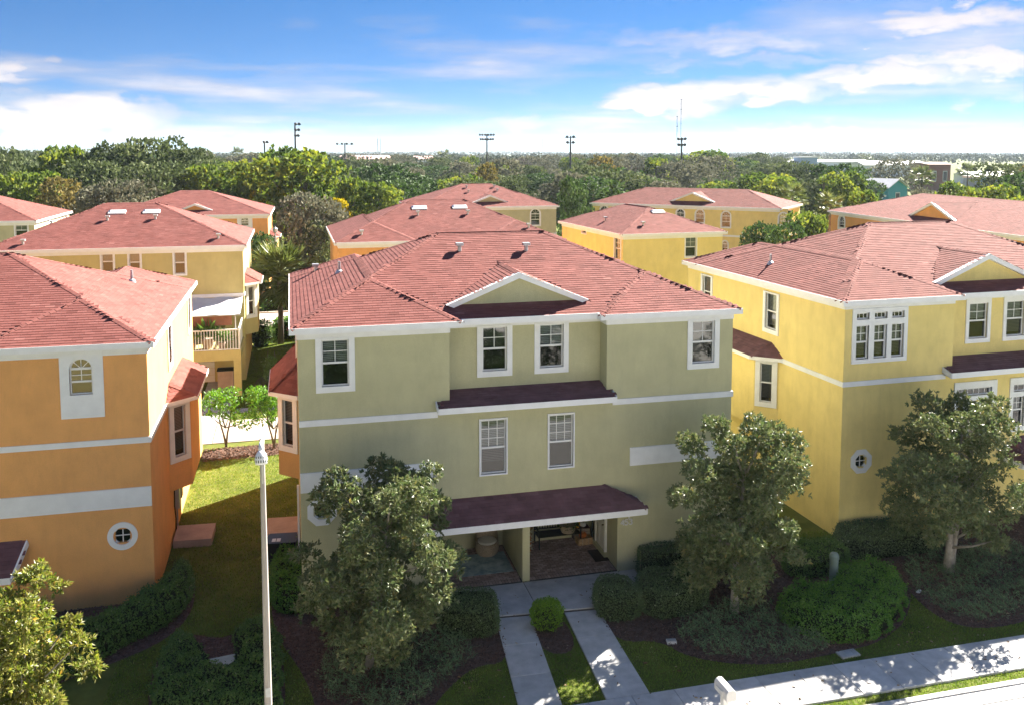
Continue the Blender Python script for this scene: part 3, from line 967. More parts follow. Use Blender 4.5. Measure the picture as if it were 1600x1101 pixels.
def skirt_roof(root, polys, eave_lines, name='awning_roof', m='pent', fz=.19, capm=None, wallside=None, soffit=None):
    """small shingled roof: planes plus white fascia along the eaves"""
    d = MB()
    sets = []
    for i, p in enumerate(polys):
        p = [Vector(v) for v in p]
        n, a, b = plane_frame(p)
        d.poly([v - n * .008 for v in p])
        sets.append(lay_tabs(p, None, seed=70 + i))
    d.m = 1
    if soffit: d.poly(soffit)
    ro = d.build(name, [M['deck'], M['fascia']], root)
    np_obj('shingles', tabs_mesh('shingles', sets, M[m]), ro, kind='stuff')
    f = MB()
    for a, b in eave_lines:
        a = Vector(a); b = Vector(b)
        dd = (b - a).normalized(); out = Vector((dd.y, -dd.x, 0)).normalized()
        vs = [a, b, b - Vector((0, 0, fz)), a - Vector((0, 0, fz))]
        vs2 = [v + out * .035 for v in vs]
        f.add([*vs2, *vs], [(0, 3, 2, 1), (0, 1, 5, 4), (3, 7, 6, 2), (0, 4, 7, 3), (1, 2, 6, 5)])
    f.build('fascia', M['fascia'], ro)
    return ro
def bay(root, x, sg, y0, ln, zb, zt, wmat, dep=0.75, rise=.55, slab=True, grid=(0, 0), blind=.9, roofm='shingle', wall_low=None):
    """angled bay window on a side wall at x, pushing out in direction sg"""
    pts = [(x, y0), (x + sg * dep, y0 + dep), (x + sg * dep, y0 + ln - dep), (x, y0 + ln)]
    m = MB()
    segs = [(pts[i], pts[i + 1]) for i in range(3)]
    fl = dep * math.sqrt(2)
    ww = .5
    b = empty('bay', (0, 0, 0)); b.parent = root
    wins = []
    for i, (a, c) in enumerate(segs):
        p, q = (a, c) if sg > 0 else (c, a)
        L = (Vector((*c, 0)) - Vector((*a, 0))).length
        h = []
        hz0 = zb + (zt - zb) * .36
        if i in (0, 2):
            wins.append((p, q, L / 2 - ww / 2, hz0, ww, zt - .3 - hz0))
            h = [(L / 2 - ww / 2, L / 2 + ww / 2, hz0, zt - .3)]
        wall(m, p, q, zb, zt, h)
    m.poly([(p[0], p[1], zb) for p in (pts if sg < 0 else pts[::-1])])
    bo = m.build('bay', wmat, root)
    bpy.data.objects.remove(b)
    for (p, q, s, z, w, h) in wins:
        window(root, p, q, s, z, w, h, trim=(.2, .2, .2, .2), blind=blind, grid=grid, frac=.5)
    o = .28
    e = [(x, y0 - o * 1.2), (x + sg * (dep + o), y0 + dep - o * .5), (x + sg * (dep + o), y0 + ln - dep + o * .5), (x, y0 + ln + o * 1.2)]
    t = [(x, y0 + .55), (x, y0 + ln - .55)]
    E3 = [Vector((*p, zt)) for p in e]; T3 = [Vector((*p, zt + rise)) for p in t]
    polys = [[E3[0], E3[1], T3[0]], [E3[1], E3[2], T3[1], T3[0]], [E3[2], E3[3], T3[1]]]
    lines = [(E3[i], E3[i + 1]) if sg > 0 else (E3[i + 1], E3[i]) for i in range(3)]
    ro = skirt_roof(root, polys, lines, 'bay_roof', roofm, .14, soffit=[(p.x, p.y, zt - .02) for p in E3])
    add_caps(ro, [(E3[1], T3[0]), (E3[2], T3[1])], None, M['cap'] if roofm == 'shingle' else M['pent'], .11)
    return bo

# ------------------------------------------------------------------ setting: ground, paving, road
def sheet(name, pts, z, m, kind='structure', label=None):
    mb = MB(); mb.poly([(p[0], p[1], z) for p in pts])
    return mb.build(name, m, None, kind=kind, label=label)
gm = MB()
for i in range(-30, 30):
    for j in range(-4, 35):
        gm.poly([(i * 150, j * 150, 0), (i * 150 + 150, j * 150, 0), (i * 150 + 150, j * 150 + 150, 0), (i * 150, j * 150 + 150, 0)])
gm.build('ground', M['grass_ground'], None, kind='structure', label='mown lawn and open ground around the houses')

def slabs(owner, corners_list, z0, z1, m, name='slab'):
    for q in corners_list:
        mb = MB(); c = Vector((sum(p[0] for p in q) / 4, sum(p[1] for p in q) / 4, 0))
        ins = [(p[0] + (c.x - p[0]) * .008, p[1] + (c.y - p[1]) * .008) for p in q]
        ch = [(p[0] + (c.x - p[0]) * .025, p[1] + (c.y - p[1]) * .025) for p in q]
        vs = [(x, y, z0) for x, y in ins] + [(x, y, z1 - .012) for x, y in ins] + [(x, y, z1) for x, y in ch]
        fs = [(8, 9, 10, 11)] + [(i, (i + 1) % 4, 4 + (i + 1) % 4, 4 + i) for i in range(4)] + [(4 + i, 4 + (i + 1) % 4, 8 + (i + 1) % 4, 8 + i) for i in range(4)]
        mb.add(vs, fs)
        mb.build(name, m, owner)
SWY0, SWY1 = 19.5, 20.95
sw = MB().box(-12, 46, SWY0 + .01, SWY1 - .01, -.05, .035).build('sidewalk', M['joint'], None, kind='structure', label='pale concrete sidewalk along the front lawns')
slabs(sw, [((x, SWY0), (x + 1.2, SWY0), (x + 1.2, SWY1), (x, SWY1)) for x in np.arange(-9.55, 40, 1.2)], -.02, .06, M['concrete'])
road = MB().box(-30, 60, 10.5, 18.45, -.3, .006).build('road', M['asphalt'], None, kind='structure')
kerb = MB()
kerb.box(-30, 60, 18.95, 19.12, -.2, .055); kerb.box(-30, 60, 18.45, 18.95, -.2, .02)
kerb.build('kerb', M['concrete'], None, kind='structure', label='concrete kerb and gutter beside the grass strip')
# two garden walks up to the porch landing
wkL = MB().poly([(5.42, 20.96, .02), (6.57, 20.96, .02), (6.95, 25.55, .02), (5.86, 25.65, .02)]).build('garden_path', M['joint'], None, kind='structure', label='left concrete path from sidewalk to porch landing')
wkR = MB().poly([(7.76, 20.96, .02), (8.98, 20.96, .02), (9.12, 25.4, .02), (8.02, 25.48, .02)]).build('garden_path', M['joint'], None, kind='structure', label='right concrete path from sidewalk to porch landing')
def walk_slabs(o, a0, a1, b0, b1, n):
    a0, a1, b0, b1 = map(Vector, (a0, a1, b0, b1))
    L = [((a0.lerp(b0, k / n)), (a1.lerp(b1, k / n)), (a1.lerp(b1, (k + 1) / n)), (a0.lerp(b0, (k + 1) / n))) for k in range(n)]
    slabs(o, L, 0, .055, M['concrete'])
walk_slabs(wkL, (5.42, 20.96), (6.57, 20.96), (5.86, 25.65), (6.95, 25.55), 3)
walk_slabs(wkR, (7.76, 20.96), (8.98, 20.96), (8.02, 25.48), (9.12, 25.4), 3)
land = MB().prism([(4.3, 25.75), (11.0, 25.3), (11.2, 26.6), (11.2, 27.57), (4.3, 27.57)], -.05, .08).build('porch_landing', M['joint'], None, kind='structure', label='concrete landing in front of the two porches')
slabs(land, [((4.3, 25.75), (7.25, 25.55), (7.25, 27.57), (4.3, 27.57)), ((7.25, 25.55), (11.0, 25.3), (11.2, 27.57), (7.25, 27.57))], -.02, .115, M['concrete'])
# lane and paving behind the first row, street beyond the second row
al = MB().box(-40, 60, 45.2, 49.0, -.2, .02).build('lane', M['joint'], None, kind='structure', label='pale concrete lane between the rows of houses')
slabs(al, [((x, 45.2), (x + 3, 45.2), (x + 3, 49.0), (x, 49.0)) for x in np.arange(-40, 58, 3)], -.02, .04, M['concrete_warm'])
MB().box(-60, 70, 74.9, 81.5, -.2, .02).build('road', M['concrete_warm'], None, kind='structure', label='pale street behind the second row of houses')
k2 = MB(); k2.box(-60, 70, 74.6, 74.88, -.2, .12); k2.box(-60, 70, 81.52, 81.8, -.2, .12)
k2.build('kerb', M['concrete_warm'], None, kind='structure', label='kerbs of the street behind the second row')
MB().box(-5.2, -3.45, 49.02, 57.7, -.1, .03).build('driveway', M['concrete'], None, kind='structure', label='grey driveway leading under the balcony')
MB().box(-3.2, -.5, 50.4, 51.2, -.1, .03).build('path', M['concrete'], None, kind='structure', label='short path crossing the lawn behind the lane')
MB().box(-2.9, 0.5, 71.5, 72.2, -.1, .03).build('path', M['concrete_warm'], None, kind='structure', label='short path near the far street')

# ------------------------------------------------------------------ houses
def survey(root, px, py, yl=0.0):
    """point of the photograph on a house's front plane (local y = yl): local x and z"""
    mi = root.matrix_basis.inverted()
    o = mi @ Vector(_C); p = mi @ Vector(_C + ray(px, py))
    d = p - o
    t = (yl - o.y) / d.y
    q = o + d * t
    return q.x, q.z
def survey_side(root, px, py, xl):
    mi = root.matrix_basis.inverted()
    o = mi @ Vector(_C); p = mi @ Vector(_C + ray(px, py))
    d = p - o
    q = o + d * ((xl - o.x) / d.x)
    return q.y, q.z
def roof_at(root, rf, px, py):
    mi = root.matrix_basis.inverted()
    o = mi @ Vector(_C); d = (mi @ Vector(_C + ray(px, py))) - o
    for t in np.arange(10, 150, .05):
        q = o + d * t
        h = on_roof(rf, q.x, q.y)
        if h > q.z: return q.x, q.y
    return None
def setm(o, loc, rz):
    o.matrix_basis = Matrix.Translation(loc) @ Matrix.Rotation(rz, 4, 'Z')
def facade(root, mb, p0, p1, z0, z1, wins=(), extra=()):
    hs = [window(root, p0, p1, *w[:4], **(w[4] if len(w) > 4 else {})) for w in wins]
    wall(mb, p0, p1, z0, z1, list(hs) + list(extra))
THIN = (.045, .045, .05, .05)

# --- the green house in the middle
G = empty('house', label='sage green three-storey house with two porches behind the two paths', cat='house', group='houses of the development')
setm(G, (0.12, 27.58, 0), 0)
W, D, ZE = 14.57, 12.3, 8.98
zt = ZE - .03
w = MB()
bl = dict(trim=(.18, .18, .19, .06))
facade(G, w, (0, 0), (4.69, 0), 6.0, zt, [(.71, 7.12, .83, 1.44, dict(bl, blind=.52, label='upper window with a pale blind over its upper half'))])
facade(G, w, (4.69, 0), (4.69, .67), 6.0, zt)
facade(G, w, (4.69, .67), (9.99, .67), 6.0, zt, [(1.21, 7.13, .83, 1.45, dict(bl, blind=.0)), (3.16, 7.13, .83, 1.45, dict(bl, blind=.5))])
facade(G, w, (9.99, .67), (9.99, 0), 6.0, zt)
facade(G, w, (9.99, 0), (W, 0), 6.0, zt, [(3.07, 7.13, .82, 1.45, dict(bl, blind=0.0, label='upper window with bare dark glass'))])
facade(G, w, (0, 0), (W, 0), 0, 5.9999, [(5.69, 3.9, .85, 1.79, dict(trim=THIN, blind=.8, grid=(3, 3), frac=.48)), (7.99, 3.93, .84, 1.77, dict(trim=THIN, blind=.55, grid=(3, 3), frac=.48)),
                                        (.36, 2.9, .56, .56, dict(trim=(.2, .2, .2, .2), kind='octagon', grid=(2, 2)))], [(4.3, 7.1, .02, 2.62), (7.35, 10.43, .02, 2.62)])
w.poly([(4.69, 0, 6.0), (9.99, 0, 6.0), (9.99, .67, 6.0), (4.69, .67, 6.0)])
facade(G, w, (W, 0), (W, D), 0, zt, [(5, 7.0, .8, 1.45, dict(bl, blind=.5))])
facade(G, w, (W, D), (0, D), 0, zt)
facade(G, w, (0, D), (0, 0), 0, zt, [(D - 6.2, 7.0, .8, 1.45, dict(bl, blind=.5))])
# porch walls inside the openings
PB = 2.85
facade(G, w, (4.3, .14), (4.3, PB), .02, 2.62)
w.poly([(4.3, PB, 0), (7.1, PB, 0), (7.1, PB, 2.62), (4.3, PB, 2.62)])
w.poly([(7.1, .14, 0), (7.1, PB, 0), (7.1, PB, 2.62), (7.1, .14, 2.62)])
w.poly([(7.35, .14, 0), (7.35, PB, 0), (7.35, PB, 2.62), (7.35, .14, 2.62)])
w.poly([(7.35, PB, 0), (10.43, PB, 0), (10.43, PB, 2.62), (7.35, PB, 2.62)])
w.poly([(10.43, .14, 0), (10.43, PB, 0), (10.43, PB, 2.62), (10.43, .14, 2.62)])
w.build('wall', M['green'], G)
c = MB(); c.poly([(4.2, .14, 2.619), (10.5, .14, 2.619), (10.5, PB + .1, 2.619), (4.2, PB + .1, 2.619)])
c.build('porch_ceiling', M['white'], G)
# porch floors of brick pavers with a soldier course along the edge
pf = MB().box(4.3, 10.43, .0, PB, -.02, .135).build('porch_floor', M['joint'], G)
M['brick'] = tone_mat('brick_paver', [(0, (.22, .15, .13)), (.5, (.33, .235, .20)), (1, (.44, .33, .28))], .85, spec=.2, noise=(8, .2))
V, F, T = [], [], []
def brick(x0, x1, y0, y1, z, t):
    b = len(V)
    g = .007
    V.extend([(x0 + g, y0 + g, z), (x1 - g, y0 + g, z), (x1 - g, y1 - g, z), (x0 + g, y1 - g, z), (x0 + g, y0 + g, z - .02), (x1 - g, y0 + g, z - .02), (x1 - g, y1 - g, z - .02), (x0 + g, y1 - g, z - .02)])
    F.extend([(b, b + 1, b + 2, b + 3), (b + 4, b + 5, b + 1, b), (b + 5, b + 6, b + 2, b + 1), (b + 7, b + 4, b, b + 3)]); T.extend([t, t * .6, t * .6, t * .6])
for xa, xb in ((4.32, 7.08), (7.37, 10.41)):
    x = xa
    while x < xb - .05:
        brick(x, min(x + .105, xb), .01, .22, .142, rng.uniform(.3, 1)); x += .105
    y = .23; k = 0
    while y < PB - .05:
        x = xa - (k % 2) * .105
        while x < xb - .02:
            brick(max(x, xa), min(x + .21, xb), y, min(y + .105, PB), .142 + rng.uniform(-.002, .002), rng.uniform(.05, .95)); x += .21
        y += .105; k += 1
np_obj('bricks', np_mesh('bricks', V, F, M['brick'], T), pf, kind='stuff')
# front door in the side wall of the right porch, on a step
dw = MB().box(10.30, 10.43, .95, 2.15, .13, .30).build('door_step', M['green'], G)
dr = MB()
dr.box(10.375, 10.42, 1.1, 2.0, .31, 2.33)
for z0, z1 in ((.45, 1.05), (1.2, 2.2)):
    for y0, y1 in ((1.2, 1.5), (1.6, 1.9)):
        dr.box(10.36, 10.376, y0, y1, z0, z1)
dro = dr.build('door', M['vinyl'], G)
dfm = MB(); dfm.box(10.34, 10.43, 1.02, 1.095, .31, 2.4); dfm.box(10.34, 10.43, 2.005, 2.08, .31, 2.4); dfm.box(10.34, 10.43, 1.02, 2.08, 2.335, 2.42)
dfm.build('door_frame', M['vinyl'], G)
hm = MB().tube([(10.375, 1.18, 1.25), (10.31, 1.18, 1.25)], .02, 8); hm.lathe([(0, -.03), (.03, 0), (0, .03)], 10, (10.31, 1.18, 1.25)); hm.lathe([(0, -.025), (.028, 0), (0, .025)], 10, (10.35, 1.18, 1.42))
hm.build('handle', mat('dark_bronze', (.03, .026, .022), .4, metal=.8), dro)
# white trim
for p0, p1, s0, s1 in (((0, 0), (4.69, 0), 0, 4.69), ((4.69, .67), (9.99, .67), 0, 5.3), ((9.99, 0), (W, 0), 0, 4.58), ((4.69, 0), (4.69, .67), 0, .67), ((9.99, .67), (9.99, 0), 0, .67), ((0, D), (0, 0), 0, D), ((W, 0), (W, D), 0, D)):
    band(G, p0, p1, s0, s1, 8.6, 8.93, .03, 'frieze')
band(G, (0, 0), (W, 0), 0.0, 4.3, 5.9, 6.09, .045)
band(G, (0, 0), (W, 0), 10.2, W, 5.9, 6.09, .045)
band(G, (W, 0), (W, D), -.045, D, 5.9, 6.09, .045)
band(G, (0, 0), (W, 0), 0.0, 4.2, 3.82, 4.44, .05, 'trim_panel')
band(G, (0, 0), (W, 0), 10.84, W, 3.76, 4.38, .05, 'trim_panel')
# roof
rfG = Roof(ZE, 5 / 12)
rfG.rects = [(-.21, 14.78, .13, 11.1), (-.214, 5.07, -.19, 12.5), (9.72, 14.784, -.19, 12.5)]
rfG.dorm = [(7.18, .82, 2.42, 10.34, 5 / 12)]
roG = build_roof(G, rfG, M['green'], 300)
for p in ((718, 393), (822, 392)):
    box_vent(roG, rfG, *roof_at(G, rfG, *p))
pipe_vent(roG, rfG, *roof_at(G, rfG, 530, 426), .42)
box_vent(roG, rfG, *roof_at(G, rfG, 493, 424))
# awning roof between the upper storeys and porch roof
skirt_roof(G, [[(4.27, -.45, 6.3), (10.17, -.45, 6.3), (9.97, .66, 6.6), (4.7, .66, 6.6)]],
           [((4.27, -.45, 6.3), (10.17, -.45, 6.3)), ((10.17, -.45, 6.3), (10.17, 0, 6.42)), ((4.27, 0, 6.42), (4.27, -.45, 6.3))], soffit=[(4.27, -.45, 6.15), (4.27, 0.0, 6.15), (10.17, 0.0, 6.15), (10.17, -.45, 6.15)])
pr_ = skirt_roof(G, [[(3.5, -1.05, 2.66), (11.05, -1.05, 2.66), (9.96, -.003, 3.18), (4.6, -.003, 3.18)], [(11.05, -1.05, 2.66), (11.05, -.003, 2.66), (9.96, -.003, 3.18)], [(3.5, -.003, 2.66), (3.5, -1.05, 2.66), (4.6, -.003, 3.18)]],
           [((3.5, -1.05, 2.66), (11.05, -1.05, 2.66)), ((11.05, -1.05, 2.66), (11.05, 0, 2.66)), ((3.5, 0, 2.66), (3.5, -1.05, 2.66))], 'porch_roof', fz=.2, soffit=[(3.5, -1.05, 2.5), (3.5, -.005, 2.5), (11.05, -.005, 2.5), (11.05, -1.05, 2.5)])
add_caps(pr_, [(Vector((11.05, -1.05, 2.66)), Vector((9.96, 0, 3.18))), (Vector((3.5, -1.05, 2.66)), Vector((4.6, 0, 3.18)))], None, M['pent'], .1)
bay(G, 0.0, -1, 3.75, 4.4, 2.9, 5.95, M['bay'], roofm='shingle', dep=.7, rise=.95)
# house number
def glyph(strokes, w_=.032):
    m = MB()
    for a, b in strokes:
        m.bar((a[0], 0, a[1]), (b[0], 0, b[1]), w_)
    return m
GL = {'4': [((.085, 0), (.085, .17)), ((.085, .17), (.0, .06)), ((-.01, .055), (.12, .055))],
      '5': [((.1, .165), (.015, .165)), ((.015, .165), (.01, .095)), ((.01, .095), (.08, .1)), ((.08, .1), (.1, .05)), ((.1, .05), (.07, .005)), ((.07, .005), (0, .012))],
      '3': [((0, .155), (.06, .167)), ((.06, .167), (.095, .13)), ((.095, .13), (.045, .09)), ((.045, .09), (.1, .05)), ((.1, .05), (.06, .003)), ((.06, .003), (0, .015))],
      'T': [((0, .2), (.13, .2)), ((.065, .2), (.065, 0))]}
for ch, px_, py_ in (('4', 970, 820), ('5', 976.3, 819.3), ('3', 983, 818.5), ('T', 979.5, 810)):
    x_, z_ = survey(G, px_, py_, -.02)
    o = glyph(GL[ch]).build('house_number', M['fascia'], G)
    o.location = (x_, -.026, z_); o.scale = (1.12, 1, 1.12)

# --- the orange house on the left
O1 = empty('house', label='tall orange house with an arched window and a round window on its front', cat='house', group='houses of the development')
setm(O1, (-19.05, 29.4, 0), 0)
ZO = 8.44; W, D = 14.6, 13.2
zt = ZO - .03
w = MB()
facade(O1, w, (0, 0), (4.7, 0), 0, zt)
facade(O1, w, (4.7, 0), (4.7, .67), 0, zt)
facade(O1, w, (4.7, .67), (9.9, .67), 0, zt)
facade(O1, w, (9.9, .67), (9.9, 0), 0, zt)
facade(O1, w, (9.9, 0), (W, 0), 0, zt, [(2.46, 6.87, .66, 1.13, dict(trim=(.27, .31, .73, .26), kind='arch', grid=(2, 2), blind=.0, frac=.5)),
                                        (3.52, 1.98, .56, .56, dict(trim=(.17,) * 4, kind='round', grid=(2, 2)))])
facade(O1, w, (W, 0), (W, D), 0, zt, [(4.8, 6.5, .8, 1.42, dict(trim=(.12, .12, .15, .05), blind=.5)), (11.4, 6.5, .8, 1.42, dict(trim=(.12, .12, .15, .05), blind=.5))])
facade(O1, w, (W, D), (0, D), 0, zt); facade(O1, w, (0, D), (0, 0), 0, zt)
w.build('wall', M['orange'], O1)
for p0, p1, L in (((9.9, 0), (W, 0), 4.7), ((W, 0), (W, D), D)):
    band(O1, p0, p1, 0, L, 8.05, 8.4, .03, 'frieze')
band(O1, (9.9, 0), (W, 0), 0, 4.7, 5.22, 5.4, .045)
band(O1, (W, 0), (W, D), -.045, 4.0, 5.22, 5.4, .045)
band(O1, (9.9, 0), (W, 0), 0, 4.7, 3.17, 3.8, .05, 'trim_panel')
rfO = Roof(ZO, 5 / 12)
rfO.rects = [(-.2, 14.8, .13, 11.1), (-.204, 5.07, -.19, 13.4), (9.72, 14.804, -.19, 13.4)]
rfO.dorm = [(7.3, .82, 2.42, 9.8, 5 / 12)]
roO = build_roof(O1, rfO, M['orange'], 300)
pipe_vent(roO, rfO, *roof_at(O1, rfO, 206, 440), .45)
bay(O1, W, 1, 4.05, 5.4, 2.05, 5.42, M['orange'], roofm='shingle', dep=.72, rise=.5)
skirt_roof(O1, [[(3.2, -1.0, 1.72), (10.75, -1.0, 1.72), (10.95, -.003, 2.42), (3.9, -.003, 2.42)]],
           [((3.2, -1.0, 1.72), (10.75, -1.0, 1.72))], 'porch_roof', fz=.2, soffit=[(3.2, -1, 1.55), (3.2, 0, 1.55), (10.7, 0, 1.55), (10.7, -1, 1.55)])
en = MB(); en.add([(10.76, -1.03, 1.73), (10.96, -.003, 2.45), (10.96, -.003, 2.25), (10.76, -1.03, 1.53)], [(0, 1, 2, 3), (3, 2, 1, 0)])
en.bar((10.78, -1.0, 1.63), (10.98, -.01, 2.34), .05, .2)
en.build('rake_board', M['fascia'], O1)

# --- the yellow house on the right
R1 = empty('house', label='large yellow house with a triple upper window and an octagonal window', cat='house', group='houses of the development')
setm(R1, (19.5, 28.2, 0), R(2.0))
ZY = 8.94; W, D = 14.57, 12.3
zt = ZY - .03
w = MB()
tl = dict(trim=(.0, .0, .0, .0), grid=(2, 2), blind=.9, frac=.5)
facade(R1, w, (0, 0), (4.82, 0), 5.95, zt, [(.47, 6.74, .54, 1.24, tl), (1.24, 6.74, .55, 1.24, tl), (2.0, 6.74, .54, 1.24, tl),
      (.47, 8.2, .54, .25, dict(trim=(0, 0, 0, 0), grid=(3, 0), blind=.001, frac=.02)), (1.24, 8.2, .55, .25, dict(trim=(0, 0, 0, 0), grid=(3, 0), blind=.001, frac=.02)), (2.0, 8.2, .54, .25, dict(trim=(0, 0, 0, 0), grid=(3, 0), blind=.001, frac=.02))])
facade(R1, w, (4.82, 0), (4.82, .67), 5.95, zt)
facade(R1, w, (4.82, .67), (9.9, .67), 5.95, zt, [(1.3, 7.03, .88, 1.4, dict(trim=(.15, .15, .17, .2), blind=.45)), (3.1, 7.03, .88, 1.4, dict(trim=(.15, .15, .17, .2), blind=.9))])
facade(R1, w, (9.9, .67), (9.9, 0), 5.95, zt)
facade(R1, w, (9.9, 0), (W, 0), 5.95, zt, [(2.6, 7.0, .84, 1.45, bl)])
ttw = dict(trim=(0, 0, 0, 0), blind=.6, grid=(2, 2), frac=.55)
facade(R1, w, (0, 0), (W, 0), 0, 5.9499, [(.6, 2.6, .56, .56, dict(trim=(.2,) * 4, kind='octagon', grid=(2, 2))),
      (5.12, 3.6, .48, 1.2, ttw), (5.66, 3.6, .48, 1.2, ttw), (6.2, 3.6, .48, 1.2, ttw), (5.12, 5.0, 1.58, .3, dict(trim=(0, 0, 0, 0), grid=(6, 0), blind=.001, frac=.02)),
      (7.75, 3.6, .55, 1.2, ttw), (8.4, 3.6, .55, 1.2, ttw), (7.75, 5.0, 1.2, .3, dict(trim=(0, 0, 0, 0), grid=(4, 0), blind=.001, frac=.02))])
w.poly([(4.82, 0, 5.95), (9.9, 0, 5.95), (9.9, .67, 5.95), (4.82, .67, 5.95)])
facade(R1, w, (W, 0), (W, D), 0, zt); facade(R1, w, (W, D), (0, D), 0, zt)
sd = dict(trim=(.16, .16, .18, .05), grid=(1, 1))
facade(R1, w, (0, D), (0, 0), 0, zt, [(D - 5.25, 6.95, .85, 1.5, dict(sd, blind=.9)), (D - 10.75, 6.95, .8, 1.5, dict(sd, blind=.9)), (D - 12.0, 5.0, .6, .8, dict(sd))])
w.build('wall', M['yellow'], R1)
# white surrounds that hold the grouped windows
def surround(root, p0, p1, x0, x1, z0, z1, holes, pr=.05):
    m = MB()
    xs = sorted({x0, x1, *[h[0] for h in holes], *[h[1] for h in holes]}); zs = sorted({z0, z1, *[h[2] for h in holes], *[h[3] for h in holes]})
    for i in range(len(xs) - 1):
        for j in range(len(zs) - 1):
            a, b = (xs[i] + xs[i + 1]) / 2, (zs[j] + zs[j + 1]) / 2
            if any(h[0] < a < h[1] and h[2] < b < h[3] for h in holes): continue
            obox(m, p0, p1, xs[i], xs[i + 1], -pr, -.002, zs[j], zs[j + 1])
    m.build('window_surround', M['white'], root)
surround(R1, (0, 0), (4.82, 0), .3, 2.7, 6.58, 8.6, [(.47, 1.01, 6.74, 7.98), (1.24, 1.79, 6.74, 7.98), (2.0, 2.54, 6.74, 7.98), (.47, 1.01, 8.2, 8.45), (1.24, 1.79, 8.2, 8.45), (2.0, 2.54, 8.2, 8.45)])
surround(R1, (0, 0), (W, 0), 4.95, 6.95, 3.4, 5.55, [(5.12, 5.6, 3.6, 4.8), (5.66, 6.14, 3.6, 4.8), (6.2, 6.68, 3.6, 4.8), (5.12, 6.7, 5.0, 5.3)])
surround(R1, (0, 0), (W, 0), 7.58, 9.1, 3.4, 5.55, [(7.75, 8.3, 3.6, 4.8), (8.4, 8.95, 3.6, 4.8), (7.75, 8.95, 5.0, 5.3)])
for p0, p1, L in (((0, 0), (4.82, 0), 4.82), ((4.82, .67), (9.9, .67), 5.08), ((9.9, 0), (W, 0), 4.67), ((0, D), (0, 0), D), ((4.82, 0), (4.82, .67), .67)):
    band(R1, p0, p1, 0, L, 8.6, 8.9, .03, 'frieze')
band(R1, (0, 0), (W, 0), -.045, 4.5, 5.75, 5.93, .045)
band(R1, (0, D), (0, 0), 5.0, D, 5.75, 5.93, .045)
rfY = Roof(ZY, 5 / 12)
rfY.rects = [(-.21, 14.78, .13, 11.1), (-.214, 5.1, -.19, 12.5), (9.6, 14.784, -.19, 12.5)]
xd, _ = survey(R1, 1545, 400, .82)
rfY.dorm = [(xd, .82, 2.5, 10.33, 5 / 12)]
roY = build_roof(R1, rfY, M['yellow'], 300)
pipe_vent(roY, rfY, *roof_at(R1, rfY, 1204, 412), .4)
skirt_roof(R1, [[(4.4, -.45, 6.07), (10.2, -.45, 6.07), (9.88, .66, 6.42), (4.83, .66, 6.42)]],
           [((4.4, -.45, 6.07), (10.2, -.45, 6.07)), ((10.2, -.45, 6.07), (10.2, 0, 6.2)), ((4.4, 0, 6.2), (4.4, -.45, 6.07))], fz=.2, soffit=[(4.4, -.45, 5.9), (4.4, 0, 5.9), (10.2, 0, 5.9), (10.2, -.45, 5.9)])
skirt_roof(R1, [[(7.2, -1.2, 2.55), (14, -1.2, 2.55), (13, -.003, 3.2), (7.9, -.003, 3.2)], [(7.2, -.003, 2.55), (7.2, -1.2, 2.55), (7.9, -.003, 3.2)]],
           [((7.2, -1.2, 2.55), (14, -1.2, 2.55)), ((7.2, 0, 2.55), (7.2, -1.2, 2.55))], 'porch_roof', fz=.2, soffit=[(7.2, -1.2, 2.4), (7.2, 0, 2.4), (14, 0, 2.4), (14, -1.2, 2.4)])
bay(R1, 0.0, -1, 4.15, 4.6, 2.9, 5.92, M['yellow'], roofm='pent', dep=.72, rise=.5)

# --- houses of the second and third rows
def rear_house(label, loc, rz, W, D, zE, T, paint, wins=(), side=(), bands=(), rects=None, dorm=(), paintb=None, group='houses of the development'):
    root = empty('house', label=label, cat='house', group=group)
    setm(root, loc, R(rz))
    zt = zE - .03
    w = MB()
    def conv(lst, fn, p0):
        out = []
        for it in lst:
            (x0, y0, x1, y1), opt = it[0], (it[1] if len(it) > 1 else {})
            a = fn(x0, (y0 + y1) / 2); b = fn(x1, (y0 + y1) / 2); t = fn((x0 + x1) / 2, y0); u = fn((x0 + x1) / 2, y1)
            out.append((a[0], b[0], u[1], t[1], opt))
        return out
    fr = [(min(a, b), z0, abs(b - a), z1 - z0, o) for a, b, z0, z1, o in conv(wins, lambda x, y: survey(root, x, y, 0), 0)]
    facade(root, w, (0, 0), (W, 0), 0, zt, fr)
    rs, ls = [], []
    for it in side:
        wl_ = it[0]
        f = lambda x, y: survey_side(root, x, y, W if wl_ == 'R' else 0.0)
        (a, b, z0, z1, o) = conv([it[1:]], f, 0)[0]
        lo, hi = min(a, b), max(a, b)
        lo, hi = max(lo, .2), min(hi, D - .2)
        if hi - lo < .4: hi = lo + .6
        if hi - lo > 1.6: hi = lo + .9
        (rs if wl_ == 'R' else ls).append((lo if wl_ == 'R' else D - hi, z0, hi - lo, z1 - z0, o))
    facade(root, w, (W, 0), (W, D), 0, zt, rs)
    facade(root, w, (W, D), (0, D), 0, zt)
    facade(root, w, (0, D), (0, 0), 0, zt, ls)
    w.build('wall', M[paint], root)
    for p0, p1, L in (((0, 0), (W, 0), W), ((W, 0), (W, D), D), ((0, D), (0, 0), D)):
        band(root, p0, p1, 0, L, zE - .4, zE - .05, .03, 'frieze')
        for z0, z1 in bands:
            band(root, p0, p1, 0, L, z0, z1, .045)
    rf = Roof(zE, T)
    rf.rects = rects or [(-.25, W + .25, -.25, D + .25)]
    rf.dorm = list(dorm)
    ro = build_roof(root, rf, M[paint])
    return root, rf, ro
SM = dict(trim=(.1, .1, .12, .05), blind=.5)
AR = dict(trim=(.12, .12, .14, -.1), kind='arch', blind=.4)
